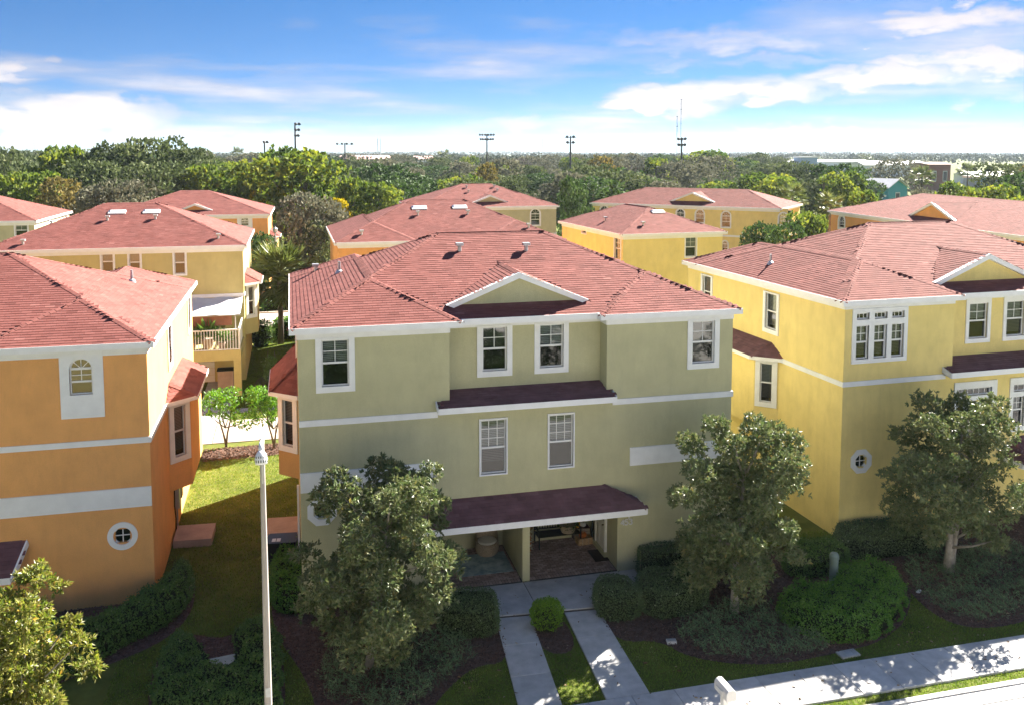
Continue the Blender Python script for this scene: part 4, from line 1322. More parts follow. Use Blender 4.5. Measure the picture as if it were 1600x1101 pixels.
OPEN_UP = dict(trim=(.1, .1, .12, .05), blind=.55, grid=(0, 0))
L2, rfL2, roL2 = rear_house('olive house with a covered balcony above its garage, behind the orange house', (-17.5, 57.8, 0), 0, 14.57, 11.5, 8.55, .4, 'olive',
    [((159, 393, 177, 425), OPEN_UP), ((202, 393, 219, 427), OPEN_UP), ((272.5, 393, 289.4, 428), OPEN_UP), ((316, 468, 363, 490), dict(trim=(.08, .08, .08, .08), blind=0, grid=(0, 0)))], bands=[(5.3, 5.52)])
for p in ((183, 333), (237, 332.5)):
    skylight(roL2, rfL2, *roof_at(L2, rfL2, *p))
for p in ((168, 345), (243, 343), (341, 373), (36, 382)):
    q = roof_at(L2, rfL2, *p)
    if q: box_vent(roL2, rfL2, *q)
bay(L2, 14.57, 1, .9, 4.2, 2.7, 6.0, M['olive'], dep=.75, rise=.6)
# balcony of the olive house
bm = MB()
BX0, BX1, BY = 9.0, 14.5, -3.8
bm.box(BX0, BX1, BY, -.01, 2.15, 2.75)
bm.box(BX1 - .42, BX1, BY, BY + .42, 0, 2.149)
bm.box(BX0, BX0 + .42, BY, BY + .42, 0, 2.149)
bal = bm.build('balcony', M['olive'], L2)
n = 34
for k in range(n):
    x = BX0 + .1 + (BX1 - BX0 - .2) * k / (n - 1)
    MB().box(x - .022, x + .022, BY + .06, BY + .10, 2.8, 3.9).build('baluster', M['vinyl'], bal)
for k in range(12):
    y = BY + .35 + k * .28
    MB().box(BX1 - .1, BX1 - .06, y - .022, y + .022, 2.8, 3.9).build('baluster', M['vinyl'], bal)
rl = MB(); rl.box(BX0 + .05, BX1 - .04, BY + .04, BY + .12, 3.9, 3.98); rl.box(BX0 + .05, BX1 - .04, BY + .05, BY + .11, 2.76, 2.82)
rl.box(BX1 - .12, BX1 - .041, BY + .121, -.02, 3.9, 3.98)
rl.box(BX1 - .13, BX1 - .03, BY + .03, BY + .13, 2.75, 4.05)
rl.build('railing', M['vinyl'], bal)
M['canvas'] = mat('white_canvas', (.72, .72, .74), .8, .1, 1.5, .4, 6)
M['brown'] = mat('brown_blind', (.26, .12, .08), .9, .15, 3, .2, 30)
aw = MB()
nx = 12
for i in range(nx):
    xs = [BX0 + .0 + (BX1 - BX0) * (i + j) / nx for j in (0, 1)]
    sag = lambda x, t: -.10 * math.sin(math.pi * (x - BX0) / (BX1 - BX0)) * math.sin(math.pi * t) + .05 * math.sin(x * 4 + t * 5)
    for j in range(6):
        t0, t1 = j / 6, (j + 1) / 6
        aw.poly([(xs[0], BY * .85 * (1 - t0) - .05, 4.75 + .55 * t0 + sag(xs[0], t0)), (xs[1], BY * .85 * (1 - t0) - .05, 4.75 + .55 * t0 + sag(xs[1], t0)),
                 (xs[1], BY * .85 * (1 - t1) - .05, 4.75 + .55 * t1 + sag(xs[1], t1)), (xs[0], BY * .85 * (1 - t1) - .05, 4.75 + .55 * t1 + sag(xs[0], t1))])
aw.build('awning', M['canvas'], L2)
ap = MB()
for x in (BX0 + .05, BX1 - .3):
    ap.tube([(x, BY * .85 - .03, 2.75), (x, BY * .85 - .03, 4.72)], .04, 6)
ap.tube([(BX0, BY * .85 - .05, 4.72), (BX1, BY * .85 - .05, 4.72)], .035, 6)
ap.build('awning_frame', M['metal'], L2)
MB().box(BX0 + .1, BX1 - .5, BY * .85 + .1, BY * .85 + .12, 4.1, 4.7).build('shade_blind', M['brown'], L2)
MB().box(10.3, 13.4, -.03, .012, 2.76, 4.9).build('sliding_door', M['glass'], L2)
gd = MB()
for k in range(5):
    gd.box(10.2, 12.7, -.04, -.005, .03 + k * .42, .43 + k * .42)
gd.build('garage_door', M['vinyl'], L2)

M2, rfM2, roM2 = rear_house('orange house with two skylights directly behind the green house', (2.95, 57.9, 0), 0, 14.57, 12.5, 8.55, .42, 'orange', [((640, 380, 655, 420), SM)],
    rects=[(-.25, 14.82, -.25, 11.0), (-.254, 5, -.3, 12.75), (9.7, 14.824, -.3, 12.75)])
for p in ((655, 326), (718, 325)):
    skylight(roM2, rfM2, *roof_at(M2, rfM2, *p))
for p in ((653, 337), (731, 335), (565, 367), (826, 356)):
    q = roof_at(M2, rfM2, *p)
    if q: box_vent(roM2, rfM2, *q)
R2, rfR2, roR2 = rear_house('small yellow house wing with a single skylight, behind the large yellow house', (22.7, 58.9, 0), 3.0, 7.9, 12.4, 8.55, .38, 'yellow',
    [((1071, 371, 1087.5, 401), dict(trim=(.08, .08, .1, .05), blind=.5, grid=(2, 2)))], [('L', (960.5, 371, 970, 406), dict(trim=(.1, .1, .1, .1), blind=.3)), ('L', (903, 356, 916, 364), dict(trim=(.08,) * 4, blind=0, grid=(0, 0)))])
q = roof_at(R2, rfR2, 1028, 332)
if q: skylight(roR2, rfR2, *q)
for p in ((946, 345), (1005, 353)):
    q = roof_at(R2, rfR2, *p)
    if q: box_vent(roR2, rfR2, *q)
def dormer_from(root, zE, T, W, px0, px1, yl=.9):
    a, _ = survey(root, px0, 318, yl); b, _ = survey(root, px1, 318, yl)
    hw = abs(b - a) / 2
    return ((a + b) / 2, yl, hw, zE + T * (yl + .25) + hw * .4, .4)
tmp = empty('tmp'); 
def dorm_at(loc, rz, zE, T, px0, px1):
    setm(tmp, loc, R(rz))
    return [dormer_from(tmp, zE, T, 0, px0, px1)]
M3, rfM3, roM3 = rear_house('olive green house in the third row with a white gable on its roof', (13.0, 92.9, 0), 1.5, 15.2, 12, 8.5, .36, 'green', [((829.5, 327, 843.5, 352), AR)],
    dorm=dorm_at((13.0, 92.9, 0), 1.5, 8.5, .36, 738, 794), bands=[(5.3, 5.5)])
for p in ((729, 294), (732, 301), (772, 293), (777, 299)):
    q = roof_at(M3, rfM3, *p)
    if q: box_vent(roM3, rfM3, *q)
O3, rfO3, roO3 = rear_house('orange house in the third row with a white gable and an arched window', (-16.7, 88.7, 0), -1, 14.6, 12, 8.4, .33, 'orange', [((376.5, 339, 388.5, 353), dict(trim=(.35, .35, .5, .2), kind='arch', blind=.0)), ((295, 338, 306, 352), AR)],
    dorm=dorm_at((-16.7, 88.7, 0), -1, 8.4, .33, 276, 332), bands=[(5.2, 5.45), (3.2, 3.7)])
bay(O3, 14.6, 1, 2.5, 4.2, 2.6, 6.0, M['orange'], dep=.75, rise=.6)
L0, rfL0, roL0 = rear_house('olive green house cut by the left edge of the view', (-35.8, 83.4, 0), 0, 14.6, 12.5, 8.5, .36, 'green', [((24, 347, 43, 373), SM)], [('R', (77, 345, 81, 358), SM), ('R', (101, 337, 104, 350), SM)])
R3, rfR3, roR3 = rear_house('long yellow house with arched windows and a white gable, in the third row', (34.2, 98.6, 0), -44.0, 21.5, 9.5, 8.45, .34, 'yellow',
    [((938, 322, 950, 336), AR), ((1057, 327, 1069, 345), AR), ((1087, 328, 1100, 348), AR), ((1127.5, 331, 1141, 355), AR), ((1128, 377, 1137, 392), AR), ((1217, 333, 1231, 352), AR)],
    dorm=dorm_at((34.2, 98.6, 0), -44, 8.45, .34, 1046.5, 1117), bands=[(5.2, 5.4)])
R4, rfR4, roR4 = rear_house('long orange house with an arched window and a white gable at the right edge', (52.9, 79.4, 0), -96.0, 29, 12, 8.45, .31, 'orange', [((1311, 338, 1319.5, 356), dict(AR, trim=(.2, .2, .2, -.1)))],
    dorm=dorm_at((52.9, 79.4, 0), -96, 8.45, .31, 1421, 1494))
bpy.data.objects.remove(tmp)
# unseen houses added across the street, behind the camera, bouncing sunlight onto shaded fronts
for i, (x, p, nm) in enumerate(((-3.0, 'olive', 'olive'), (18.0, 'white', 'white'), (38.0, 'white', 'pale'))):
    rear_house('%s house added unseen across the street to bounce sunlight' % nm, (x, 2.6, 0), 180, 14.6, 9, 8.6, .3, p, [])


# ------------------------------------------------------------------ planting kit
def unit(v):
    return v / (np.linalg.norm(v, axis=-1, keepdims=True) + 1e-9)
def rand_dirs(r, n, up=0.0):
    d = r.normal(size=(n, 3)); d[:, 2] += up
    return unit(d)
def leaves(P, N, L, Wd, r, fold=0.25, tone=None):
    """folded diamond leaves: base at P, pointing along N (m,3); L,Wd arrays; returns V,F"""
    m = len(P)
    side = unit(np.cross(N, rand_dirs(r, m)))
    nor = np.cross(side, N)
    L = np.broadcast_to(L, (m,))[:, None]; Wd = np.broadcast_to(Wd, (m,))[:, None]
    b = P; t = P + N * L - nor * L * .12
    mid = P + N * L * .48
    l = mid + side * Wd * .5 + nor * Wd * fold
    rr = mid - side * Wd * .5 + nor * Wd * fold
    V = np.stack([b, rr, t, l], 1).reshape(-1, 3)
    i = 4 * np.arange(m)[:, None]
    F = np.concatenate([i + [[0, 1, 2]], i + [[0, 2, 3]]], 0)
    return V, F
def crown_points(blobs, n, r, shell=.16):
    """points on the outer shells of a set of ellipsoid clumps, hidden ones removed; with outward normals"""
    B = np.array(blobs, float)
    area = (B[:, 3] * B[:, 4] + B[:, 3] * B[:, 5] + B[:, 4] * B[:, 5])
    k = r.choice(len(B), n, p=area / area.sum())
    d = rand_dirs(r, n, .25)
    rad = 1 - np.abs(r.normal(0, shell, n))
    bump = 1 + .14 * np.sin(d[:, 0] * 7 + k) * np.sin(d[:, 1] * 6 + 2 * k) + .1 * np.sin(d[:, 2] * 9 + k)
    P = B[k, :3] + d * B[k, 3:6] * (rad * bump)[:, None]
    keep = np.ones(n, bool)
    for j in range(len(B)):
        q = (P - B[j, :3]) / B[j, 3:6]
        keep &= ~((np.linalg.norm(q, axis=1) < .72) & (k != j))
    return P[keep], d[keep], k[keep]
def magnolia(root, name_m, H, Wd, base, seed, nros=2600, lean=(0, 0), leafL=.17, top=.5, trunk_r=.11, z0=.9, multi=1, gaps=0.1):
    r = np.random.default_rng(seed)
    blobs = []
    n = 46
    for i in range(n):
        h = (i + .5) / n
        hz = z0 + (H - z0) * h
        prof = min(1.0, .62 + 1.1 * h) * (1 - (1 - top) * max(0, h - .4) / .6)
        rr = Wd / 2 * prof
        a = i * 2.399 + r.uniform(-.5, .5)
        q = rr * r.uniform(.35, .9)
        s = r.uniform(.28, .58) * (Wd / 4.4)
        blobs.append((lean[0] * h + q * math.cos(a), lean[1] * h + q * math.sin(a), min(hz, H - s * .95), s * 1.05, s * 1.05, s * r.uniform(.7, 1.0)))
    for i in range(5):
        h = .15 + .15 * i
        blobs.append((lean[0] * h, lean[1] * h, z0 + (H - z0) * h, Wd * .2, Wd * .2, (H - z0) * .13))
    P, N, k = crown_points(blobs, int(nros * 1.5), r, .3)
    P, N, k = P[:nros], N[:nros], k[:nros]
    ok = P[:, 2] > z0 * .55
    P, N, k = P[ok], N[ok], k[ok]
    axis = unit(N + np.array([0, 0, .45]) + r.normal(0, .35, N.shape))
    per = 8
    m = len(P)
    A = np.repeat(axis, per, 0); PP = np.repeat(P, per, 0)
    u = unit(np.cross(A, rand_dirs(r, m * per)))
    spread = r.uniform(.35, 1.5, (m * per, 1))
    dirs = unit(A * np.cos(spread) + u * np.sin(spread))
    L = leafL * r.uniform(.65, 1.2, m * per)
    V, F = leaves(PP - A * r.uniform(0, .09, (m * per, 1)), dirs, L, L * .42, r, .16)
    tone = np.clip(np.repeat(r.normal(.45, .2, m), per) + r.normal(0, .18, m * per), 0, 1)
    me = np_mesh('crown', V, F, M[name_m], np.concatenate([tone, tone]))
    np_obj('crown', me, root)
    mb = MB()
    tips = [blobs[i][:3] for i in range(2, n, 3)]
    stems = [(0, 0, 0)] if multi == 1 else [(0, 0, 0), (.12, .03, 0)]
    for si, st in enumerate(stems):
        pts = []
        K = 7
        for j in range(K):
            t = j / (K - 1)
            off = (si * .55 * t) if multi > 1 else 0
            pts.append((st[0] + lean[0] * t + off + .05 * math.sin(t * 6 + seed), st[1] + lean[1] * t + .05 * math.cos(t * 5 + seed), -.05 + H * .86 * t))
        mb.tube(pts, [trunk_r * (1.25 if j == 0 else 1) * (1 - .85 * j / (K - 1)) / (1 if si == 0 else 1.3) for j in range(K)], 8)
        for q, tp in enumerate(tips):
            if multi > 1 and q % 2 != si: continue
            t = max(.1, min(.8, (tp[2] - .5) / H))
            i0 = t * (K - 1); j = int(i0)
            a = Vector(pts[j]).lerp(Vector(pts[min(j + 1, K - 1)]), i0 - j)
            b = Vector(tp)
            md = a.lerp(b, .5) + Vector((0, 0, -.08))
            mb.tube([a, md, b], [trunk_r * .42 * (1 - t * .5), trunk_r * .28, .012], 6)
    mb.build('trunk', M['pale_bark'], root, smooth=True)
def hedge(label, base_poly, h, mname, leaf=.055, dens=700, rnd=.25, name='hedge', cat='hedge', seed=1, group=None, bumpy=.085, z0=0.0, top_noise=0.085, spray=0):
    """clipped hedge over a ground polygon: dark core and leaves all over its rounded faces"""
    r = np.random.default_rng(seed)
    poly = [Vector((p[0], p[1], 0)) for p in base_poly]
    ar = sum(poly[i].x * poly[(i + 1) % len(poly)].y - poly[(i + 1) % len(poly)].x * poly[i].y for i in range(len(poly)))
    if ar < 0: poly = poly[::-1]
    c = sum(poly, Vector()) / len(poly)
    n = len(poly)
    per = sum((poly[(i + 1) % n] - poly[i]).length for i in range(n))
    root = empty(name, (c.x, c.y, 0), 0, label, cat, group)
    loc = [p - c for p in poly]
    P2 = np.array([(p.x, p.y) for p in loc])
    def edge_dist(Q):
        dmin = np.full(len(Q), 1e9)
        for i in range(n):
            a = P2[i]; b = P2[(i + 1) % n]
            ab = b - a
            t = np.clip(((Q - a) @ ab) / (ab @ ab), 0, 1)
            dmin = np.minimum(dmin, np.linalg.norm(Q - (a + t[:, None] * ab), axis=1))
        return dmin
    lo, hi = P2.min(0), P2.max(0)
    A = abs(ar) / 2
    nt = int(A * dens * (hi - lo).prod() / max(A, .01))
    Q = r.uniform(lo, hi, (nt, 2))
    Q = Q[inpoly(Q, P2)]
    e = edge_dist(Q)
    topz = h - rnd * (1 - np.clip(e / rnd, 0, 1)) ** 2 + bumpy * np.sin(Q[:, 0] * 5 + seed) * np.sin(Q[:, 1] * 6) + r.normal(0, top_noise * .6, len(Q))
    Pt = np.column_stack([Q, topz])
    Nt = np.tile([0, 0, 1.0], (len(Q), 1))
    Ps, Ns = [], []
    for i in range(n):
        a = P2[i]; b = P2[(i + 1) % n]
        L = np.linalg.norm(b - a)
        k = int(L * (h - rnd * .5) * dens)
        t = r.uniform(0, 1, k)
        nn = np.array([(b - a)[1], -(b - a)[0]]) / (L + 1e-9)
        z = r.uniform(z0 + .02, h - rnd * .6, k)
        q = a + t[:, None] * (b - a) + nn * (bumpy * np.sin(t * L * 4 + z * 5) + r.normal(0, .025, k))[:, None] - nn * (.10 * np.clip((.25 - z) / .25, 0, 1))[:, None]
        Ps.append(np.column_stack([q, z])); Ns.append(np.tile([nn[0], nn[1], .2], (k, 1)))
    P = np.concatenate([Pt] + Ps); N = np.concatenate([Nt] + Ns)
    D = unit(N * .75 + rand_dirs(r, len(P)))
    L = leaf * r.uniform(.6, 1.35, len(P))
    stray = r.uniform(size=len(P)) < .05
    P = P + N * (stray * r.uniform(.03, .13, len(P)))[:, None]
    V, F = leaves(P - D * L[:, None] * .5, D, L, L * .62, r, .2)
    tone = np.clip(r.normal(.45, .22, len(P)), 0, 1)
    tone[r.uniform(size=len(P)) < .004] = 1.0
    np_obj('leaves', np_mesh('leaves', V, F, M[mname], np.concatenate([tone, tone])), root, kind='stuff')
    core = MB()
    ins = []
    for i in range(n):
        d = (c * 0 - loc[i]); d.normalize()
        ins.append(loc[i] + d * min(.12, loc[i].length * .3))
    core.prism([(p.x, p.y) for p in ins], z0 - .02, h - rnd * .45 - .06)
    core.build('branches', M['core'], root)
    return root
def smooth_poly(pts, it=2):
    pts = [Vector((p[0], p[1], 0)) for p in pts]
    for _ in range(it):
        q = []
        for i in range(len(pts)):
            a, b = pts[i], pts[(i + 1) % len(pts)]
            q += [a.lerp(b, .25), a.lerp(b, .75)]
        pts = q
    return [(p.x, p.y) for p in pts]
def GPs(*pts, z=0.0):
    return [tuple(gp(x, y, z)[:2]) for x, y in pts]
def ball_bush(label, c, rx, ry, h, mname, leaf, n, seed, name='shrub', cat='shrub', group=None):
    r = np.random.default_rng(seed)
    root = empty(name, (c[0], c[1], 0), 0, label, cat, group)
    P, N, k = crown_points([(0, 0, h * .5, rx, ry, h * .5), (rx * .3, 0, h * .62, rx * .7, ry * .7, h * .38), (-rx * .3, ry * .1, h * .6, rx * .65, ry * .7, h * .38)], n, r, .08)
    ok = P[:, 2] > .03
    P, N = P[ok], N[ok]
    D = unit(N * .8 + rand_dirs(r, len(P), .3))
    L = leaf * r.uniform(.6, 1.3, len(P))
    V, F = leaves(P - D * L[:, None] * .4, D, L, L * .6, r)
    tone = np.clip(r.normal(.5, .22, len(P)), 0, 1)
    np_obj('leaves', np_mesh('leaves', V, F, M[mname], np.concatenate([tone, tone])), root, kind='stuff')
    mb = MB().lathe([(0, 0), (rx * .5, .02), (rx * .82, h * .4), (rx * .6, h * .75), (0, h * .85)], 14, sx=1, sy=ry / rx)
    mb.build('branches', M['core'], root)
    return root

# ------------------------------------------------------------------ front gardens
def bed(label, pts, z):
    return sheet('mulch_bed', smooth_poly(pts, 2), z, M['mulch'], label=label)
BEDS = {
 'left': GPs((425, 915), (470, 880), (560, 900), (740, 930), (785, 985), (795, 1035), (740, 1040), (690, 1085), (660, 1130), (500, 1130), (480, 1060), (425, 985)),
 'centre': GPs((826, 965), (880, 962), (905, 1018), (850, 1024)),
 'right': GPs((930, 958), (1000, 890), (1200, 850), (1330, 860), (1420, 890), (1425, 960), (1380, 1003), (1310, 1020), (1200, 1042), (1080, 1030), (1030, 1000), (965, 1004)),
 'far right': GPs((1300, 835), (1480, 810), (1660, 800), (1700, 930), (1600, 975), (1510, 985), (1440, 950), (1390, 880)),
 'orange': GPs((100, 960), (240, 925), (290, 880), (306, 905), (303, 955), (262, 1000), (170, 1040), (60, 1080), (-60, 1120), (-60, 960)),
 'lid': GPs((232, 1150), (232, 1060), (262, 1005), (300, 990), (345, 1000), (375, 985), (425, 975), (440, 1010), (447, 1080), (440, 1160)),
}
BP = {}
for i, (k, p) in enumerate(BEDS.items()):
    BP[k] = smooth_poly(p, 2)
    sheet('mulch_bed', BP[k], .010 + .004 * i, M['mulch'], label='dark mulch bed, %s' % {'left': 'in front of the left half of the green house', 'centre': 'between the two garden paths', 'right': 'right of the paths under the middle tree', 'far right': 'in front of the yellow house', 'orange': 'along the orange house', 'lid': 'around the green utility box'}[k])
# chips of bark
def chips(name, polys, n, seed, zb=.04, size=.05, parent=None, label=None):
    r = np.random.default_rng(seed)
    VV, FF, TT, base = [], [], [], 0
    for poly in polys:
        p2 = np.array(poly); lo, hi = p2.min(0), p2.max(0)
        Q = r.uniform(lo, hi, (int(n * (hi - lo).prod()), 2)); Q = Q[inpoly(Q, p2)]
        m = len(Q)
        a = r.uniform(0, 6.28, m)
        u = np.stack([np.cos(a), np.sin(a), r.normal(0, .35, m)], 1); v = np.stack([-np.sin(a), np.cos(a), r.normal(0, .35, m)], 1)
        L = (size * r.uniform(.5, 1.6, m))[:, None]; Wd = (size * r.uniform(.25, .6, m))[:, None]
        C = np.column_stack([Q, zb + r.uniform(0, .025, m)])
        V = np.stack([C - u * L / 2 - v * Wd / 2, C + u * L / 2 - v * Wd / 2, C + u * L / 2 + v * Wd / 2, C - u * L / 2 + v * Wd / 2], 1).reshape(-1, 3)
        VV.append(V); FF.append(base + 4 * np.arange(m)[:, None] + [[0, 1, 2, 3]]); TT.append(np.clip(r.beta(1.6, 2.6, m), 0, 1)); base += 4 * m
    o = np_obj(name, np_mesh(name, np.concatenate(VV), np.concatenate(FF), M['chip'], np.concatenate(TT)), None, kind='stuff', label=label)
chips('mulch', list(BP.values()), 420, 5, label='loose bark mulch in the planting beds')

# grass blades on the front and side lawns
def grass(polys, holes, n, seed, h=.06):
    r = np.random.default_rng(seed)
    PP = []
    for poly in polys:
        p2 = np.array(poly); lo, hi = p2.min(0), p2.max(0)
        Q = r.uniform(lo, hi, (int(n * (hi - lo).prod()), 2)); Q = Q[inpoly(Q, p2)]
        for hp in holes:
            Q = Q[~inpoly(Q, hp)]
        PP.append(Q)
    Q = np.concatenate(PP); m = len(Q)
    Pb = np.column_stack([Q, np.zeros(m)])
    D = unit(np.column_stack([r.normal(0, .55, (m, 2)), np.ones(m)]))
    L = h * r.uniform(.6, 1.5, m)
    side = unit(np.cross(D, rand_dirs(r, m))) * (.006 + .35 * L[:, None] * .2)
    V = np.stack([Pb - side, Pb + side, Pb + D * L[:, None]], 1).reshape(-1, 3)
    F = 3 * np.arange(m)[:, None] + [[0, 1, 2]]
    patch = .5 + .25 * np.sin(Q[:, 0] * 1.3 + np.sin(Q[:, 1] * .9) * 2) * np.sin(Q[:, 1] * 1.1 + 1)
    tone = np.clip(patch * .8 + r.normal(.05, .2, m), 0, 1)
    np_obj('grass', np_mesh('grass', V, F, M['grass'], tone), None, kind='stuff', label='short lawn grass around the paths and between the houses')
WALKS = [[(5.42, 20.9), (6.57, 20.9), (6.95, 25.6), (5.86, 25.7)], [(7.76, 20.9), (8.98, 20.9), (9.12, 25.5), (8.02, 25.5)], [(4.2, 25.5), (11.3, 25.2), (11.3, 27.7), (4.2, 27.7)]]
grass([[(-5, 20.97), (26, 20.97), (26, 29), (-5, 29)], [(-10, 19.13), (26, 19.13), (26, 19.49), (-10, 19.49)]], list(BP.values()) + WALKS, 900, 9, .05)
grass([[(-4.4, 29), (.1, 29), (.1, 42.8), (-4.4, 42.8)], [(-4, 49.1), (3, 49.1), (3, 74.4), (-4, 74.4)]], [], 330, 10, .07)
MB()
# hedges and shrubs
hedge('clipped green hedge wrapping the front corner of the orange house', smooth_poly(GPs((150, 1008), (215, 960), (262, 935), (280, 900), (300, 905), (298, 945), (255, 985), (190, 1012), (120, 1060), (-40, 1110), (-60, 1010))), .85, 'hedge', .075, 800, .3, seed=2)
hedge('wide low green hedge around the green utility box', smooth_poly(GPs((240, 1140), (240, 1070), (268, 1012), (296, 1005), (316, 1040), (322, 1062), (372, 1062), (376, 1030), (366, 1000), (400, 985), (436, 1003), (440, 1060), (434, 1140)), 1), .55, 'hedge', .07, 850, .22, seed=3)
hedge('green hedge against the left corner of the green house', smooth_poly(GPs((424, 925), (430, 880), (470, 868), (520, 880), (520, 940), (470, 962), (430, 960))), .75, 'bright_hedge', .08, 700, .3, seed=4)
hedge('dark clipped box hedge left of the left path', smooth_poly(GPs((682, 1000), (778, 1000), (778, 968), (765, 955), (690, 958)), 1), .85, 'dark_hedge', .05, 1300, .09, seed=5, bumpy=.03, top_noise=.035)
hedge('dark box hedge at the landing, right beside the right path', smooth_poly(GPs((935, 975), (1006, 972), (990, 940), (960, 928), (925, 938)), 1), .8, 'dark_hedge', .05, 1300, .09, seed=6, bumpy=.03, top_noise=.035)
hedge('wide dark box hedge left of the middle magnolia trunk', smooth_poly(GPs((1012, 975), (1098, 960), (1112, 925), (1060, 915), (985, 925)), 1), .8, 'dark_hedge', .05, 1300, .09, seed=7, bumpy=.03, top_noise=.035)
hedge('dark hedge against the front wall right of the house number', smooth_poly(GPs((998, 908), (1095, 905), (1180, 890), (1180, 868), (1085, 875), (995, 885)), 1), .95, 'dark_hedge', .055, 1100, .09, seed=8, bumpy=.03, top_noise=.035)
hedge('big rounded bright green hedge beside the sidewalk, right of the middle magnolia', smooth_poly(GPs((1215, 955), (1235, 985), (1300, 1008), (1370, 1002), (1412, 965), (1410, 925), (1370, 895), (1310, 905), (1300, 940), (1250, 930)), 1), .62, 'bright_hedge', .07, 900, .2, seed=11, bumpy=.13, top_noise=.14)
hedge('low green hedge behind the grey utility post', smooth_poly(GPs((1225, 905), (1300, 905), (1330, 880), (1300, 862), (1225, 872))), .7, 'hedge', .065, 900, .25, seed=12)
hedge('long dark hedge along the front wall of the yellow house', smooth_poly(GPs((1300, 862), (1320, 880), (1440, 868), (1480, 858), (1480, 832), (1310, 838)), 1), .7, 'dark_hedge', .06, 900, .09, seed=13, bumpy=.03, top_noise=.035)
ball_bush('lime green rounded bush between the two paths', gp(854, 982)[:2], .5, .48, .9, 'lime', .055, 5200, 14)
# juniper ground cover
def juniper(polys, n, seed, label, holes=()):
    r = np.random.default_rng(seed)
    PP = []
    for poly in polys:
        p2 = np.array(poly); lo, hi = p2.min(0), p2.max(0)
        Q = r.uniform(lo, hi, (int(n * (hi - lo).prod()), 2)); Q = Q[inpoly(Q, p2)]
        PP.append(Q)
    Q = np.concatenate(PP)
    cl = np.sin(Q[:, 0] * 3.1 + np.sin(Q[:, 1] * 2.3) * 1.5) * np.sin(Q[:, 1] * 3.7 + Q[:, 0])
    Q = Q[r.uniform(size=len(Q)) < .55 + .4 * cl]
    m = len(Q)
    cl = np.sin(Q[:, 0] * 3.1 + np.sin(Q[:, 1] * 2.3) * 1.5) * np.sin(Q[:, 1] * 3.7 + Q[:, 0])
    ang = r.uniform(0, 6.28, m) * .6 + cl * 2.0
    D = unit(np.column_stack([np.cos(ang), np.sin(ang), r.uniform(.25, 1.1, m)]))
    z = .04 + (.20 + .16 * cl) * r.uniform(0, 1, m)
    base = np.column_stack([Q, z])
    per = 7
    t = np.tile(np.linspace(.1, 1, per), m)
    A = np.repeat(D, per, 0); Bp = np.repeat(base, per, 0)
    L = np.repeat(r.uniform(.14, .3, m), per)
    P = Bp + A * (t * L)[:, None]
    Dl = unit(A * .8 + rand_dirs(r, len(P)) * .7)
    V, F = leaves(P, Dl, .07 * r.uniform(.6, 1.3, len(P)), .022, r, .1)
    tone = np.clip(np.repeat(r.normal(.42, .22, m), per) + .25 * (t - .5), 0, 1)
    np_obj('juniper', np_mesh('juniper', V, F, M['juniper'], np.concatenate([tone, tone])), None, kind='stuff', label=label)
juniper([smooth_poly(GPs((505, 1120), (505, 1030), (560, 990), (640, 985), (740, 1008), (735, 1040), (680, 1080), (650, 1125)))], 230, 21, 'dark feathery juniper ground cover under the left magnolia')
juniper([smooth_poly(GPs((1040, 985), (1110, 950), (1200, 940), (1260, 985), (1310, 1018), (1210, 1038), (1100, 1028)))], 230, 22, 'dark feathery juniper ground cover under the middle magnolia')
juniper([smooth_poly(GPs((1400, 890), (1480, 862), (1660, 850), (1690, 920), (1590, 968), (1510, 978), (1450, 945)))], 210, 23, 'dark feathery juniper ground cover under the right magnolia')

# magnolias
def tree_root(x, y, label, name='magnolia_tree', group='magnolias in the front gardens', rz=0):
    return empty(name, (x, y, 0), rz, label, 'tree', group)
t = tree_root(1.85, 23.95, 'magnolia covering the left part of the green house, left of the porch roof')
magnolia(t, 'magnolia', 5.75, 5.3, None, 31, 5200, lean=(.75, .2), leafL=.145, top=.62, z0=.75)
t = tree_root(13.2, 24.35, 'tall dark magnolia before the right corner of the green house')
magnolia(t, 'magnolia', 6.2, 4.8, None, 47, 5000, lean=(.35, .1), leafL=.14, top=.75, z0=.9, trunk_r=.13)
t = tree_root(21.55, 25.0, 'spreading dark magnolia with a forked trunk in front of the yellow house')
magnolia(t, 'magnolia', 6.1, 5.6, None, 53, 4800, lean=(.5, .1), leafL=.14, top=.55, z0=1.3, trunk_r=.14, multi=2)
t = tree_root(-5.85, 20.3, 'sunlit yellow green young magnolia in the bottom left corner')
magnolia(t, 'young', 5.4, 3.1, None, 61, 2300, lean=(-.1, .1), leafL=.14, top=.85, z0=1.2, trunk_r=.08)

# fallen leaves on paths, sidewalk and lawn
def litter():
    r = np.random.default_rng(91)
    Q = r.uniform((0, 19.6), (24, 27.4), (330, 2))
    z = np.full(len(Q), .075)
    for wk in WALKS: z[inpoly(Q, wk)] = .075
    z[inpoly(Q, WALKS[2])] = .125
    D = unit(np.column_stack([r.normal(0, 1, (len(Q), 2)), r.normal(0, .12, len(Q))]))
    V, F = leaves(np.column_stack([Q, z]), D, .13 * r.uniform(.4, 1.2, len(Q)), .055, r, .15)
    np_obj('fallen_leaves', np_mesh('fallen_leaves', V, F, M['fallen'], r.uniform(0, 1, 2 * len(Q))), None, kind='stuff', label='dry leaves scattered over the paths and lawn')
M['fallen'] = tone_mat('fallen_leaf', [(0, (.10, .06, .03)), (.6, (.22, .14, .07)), (1, (.42, .34, .22))], .8)
litter()

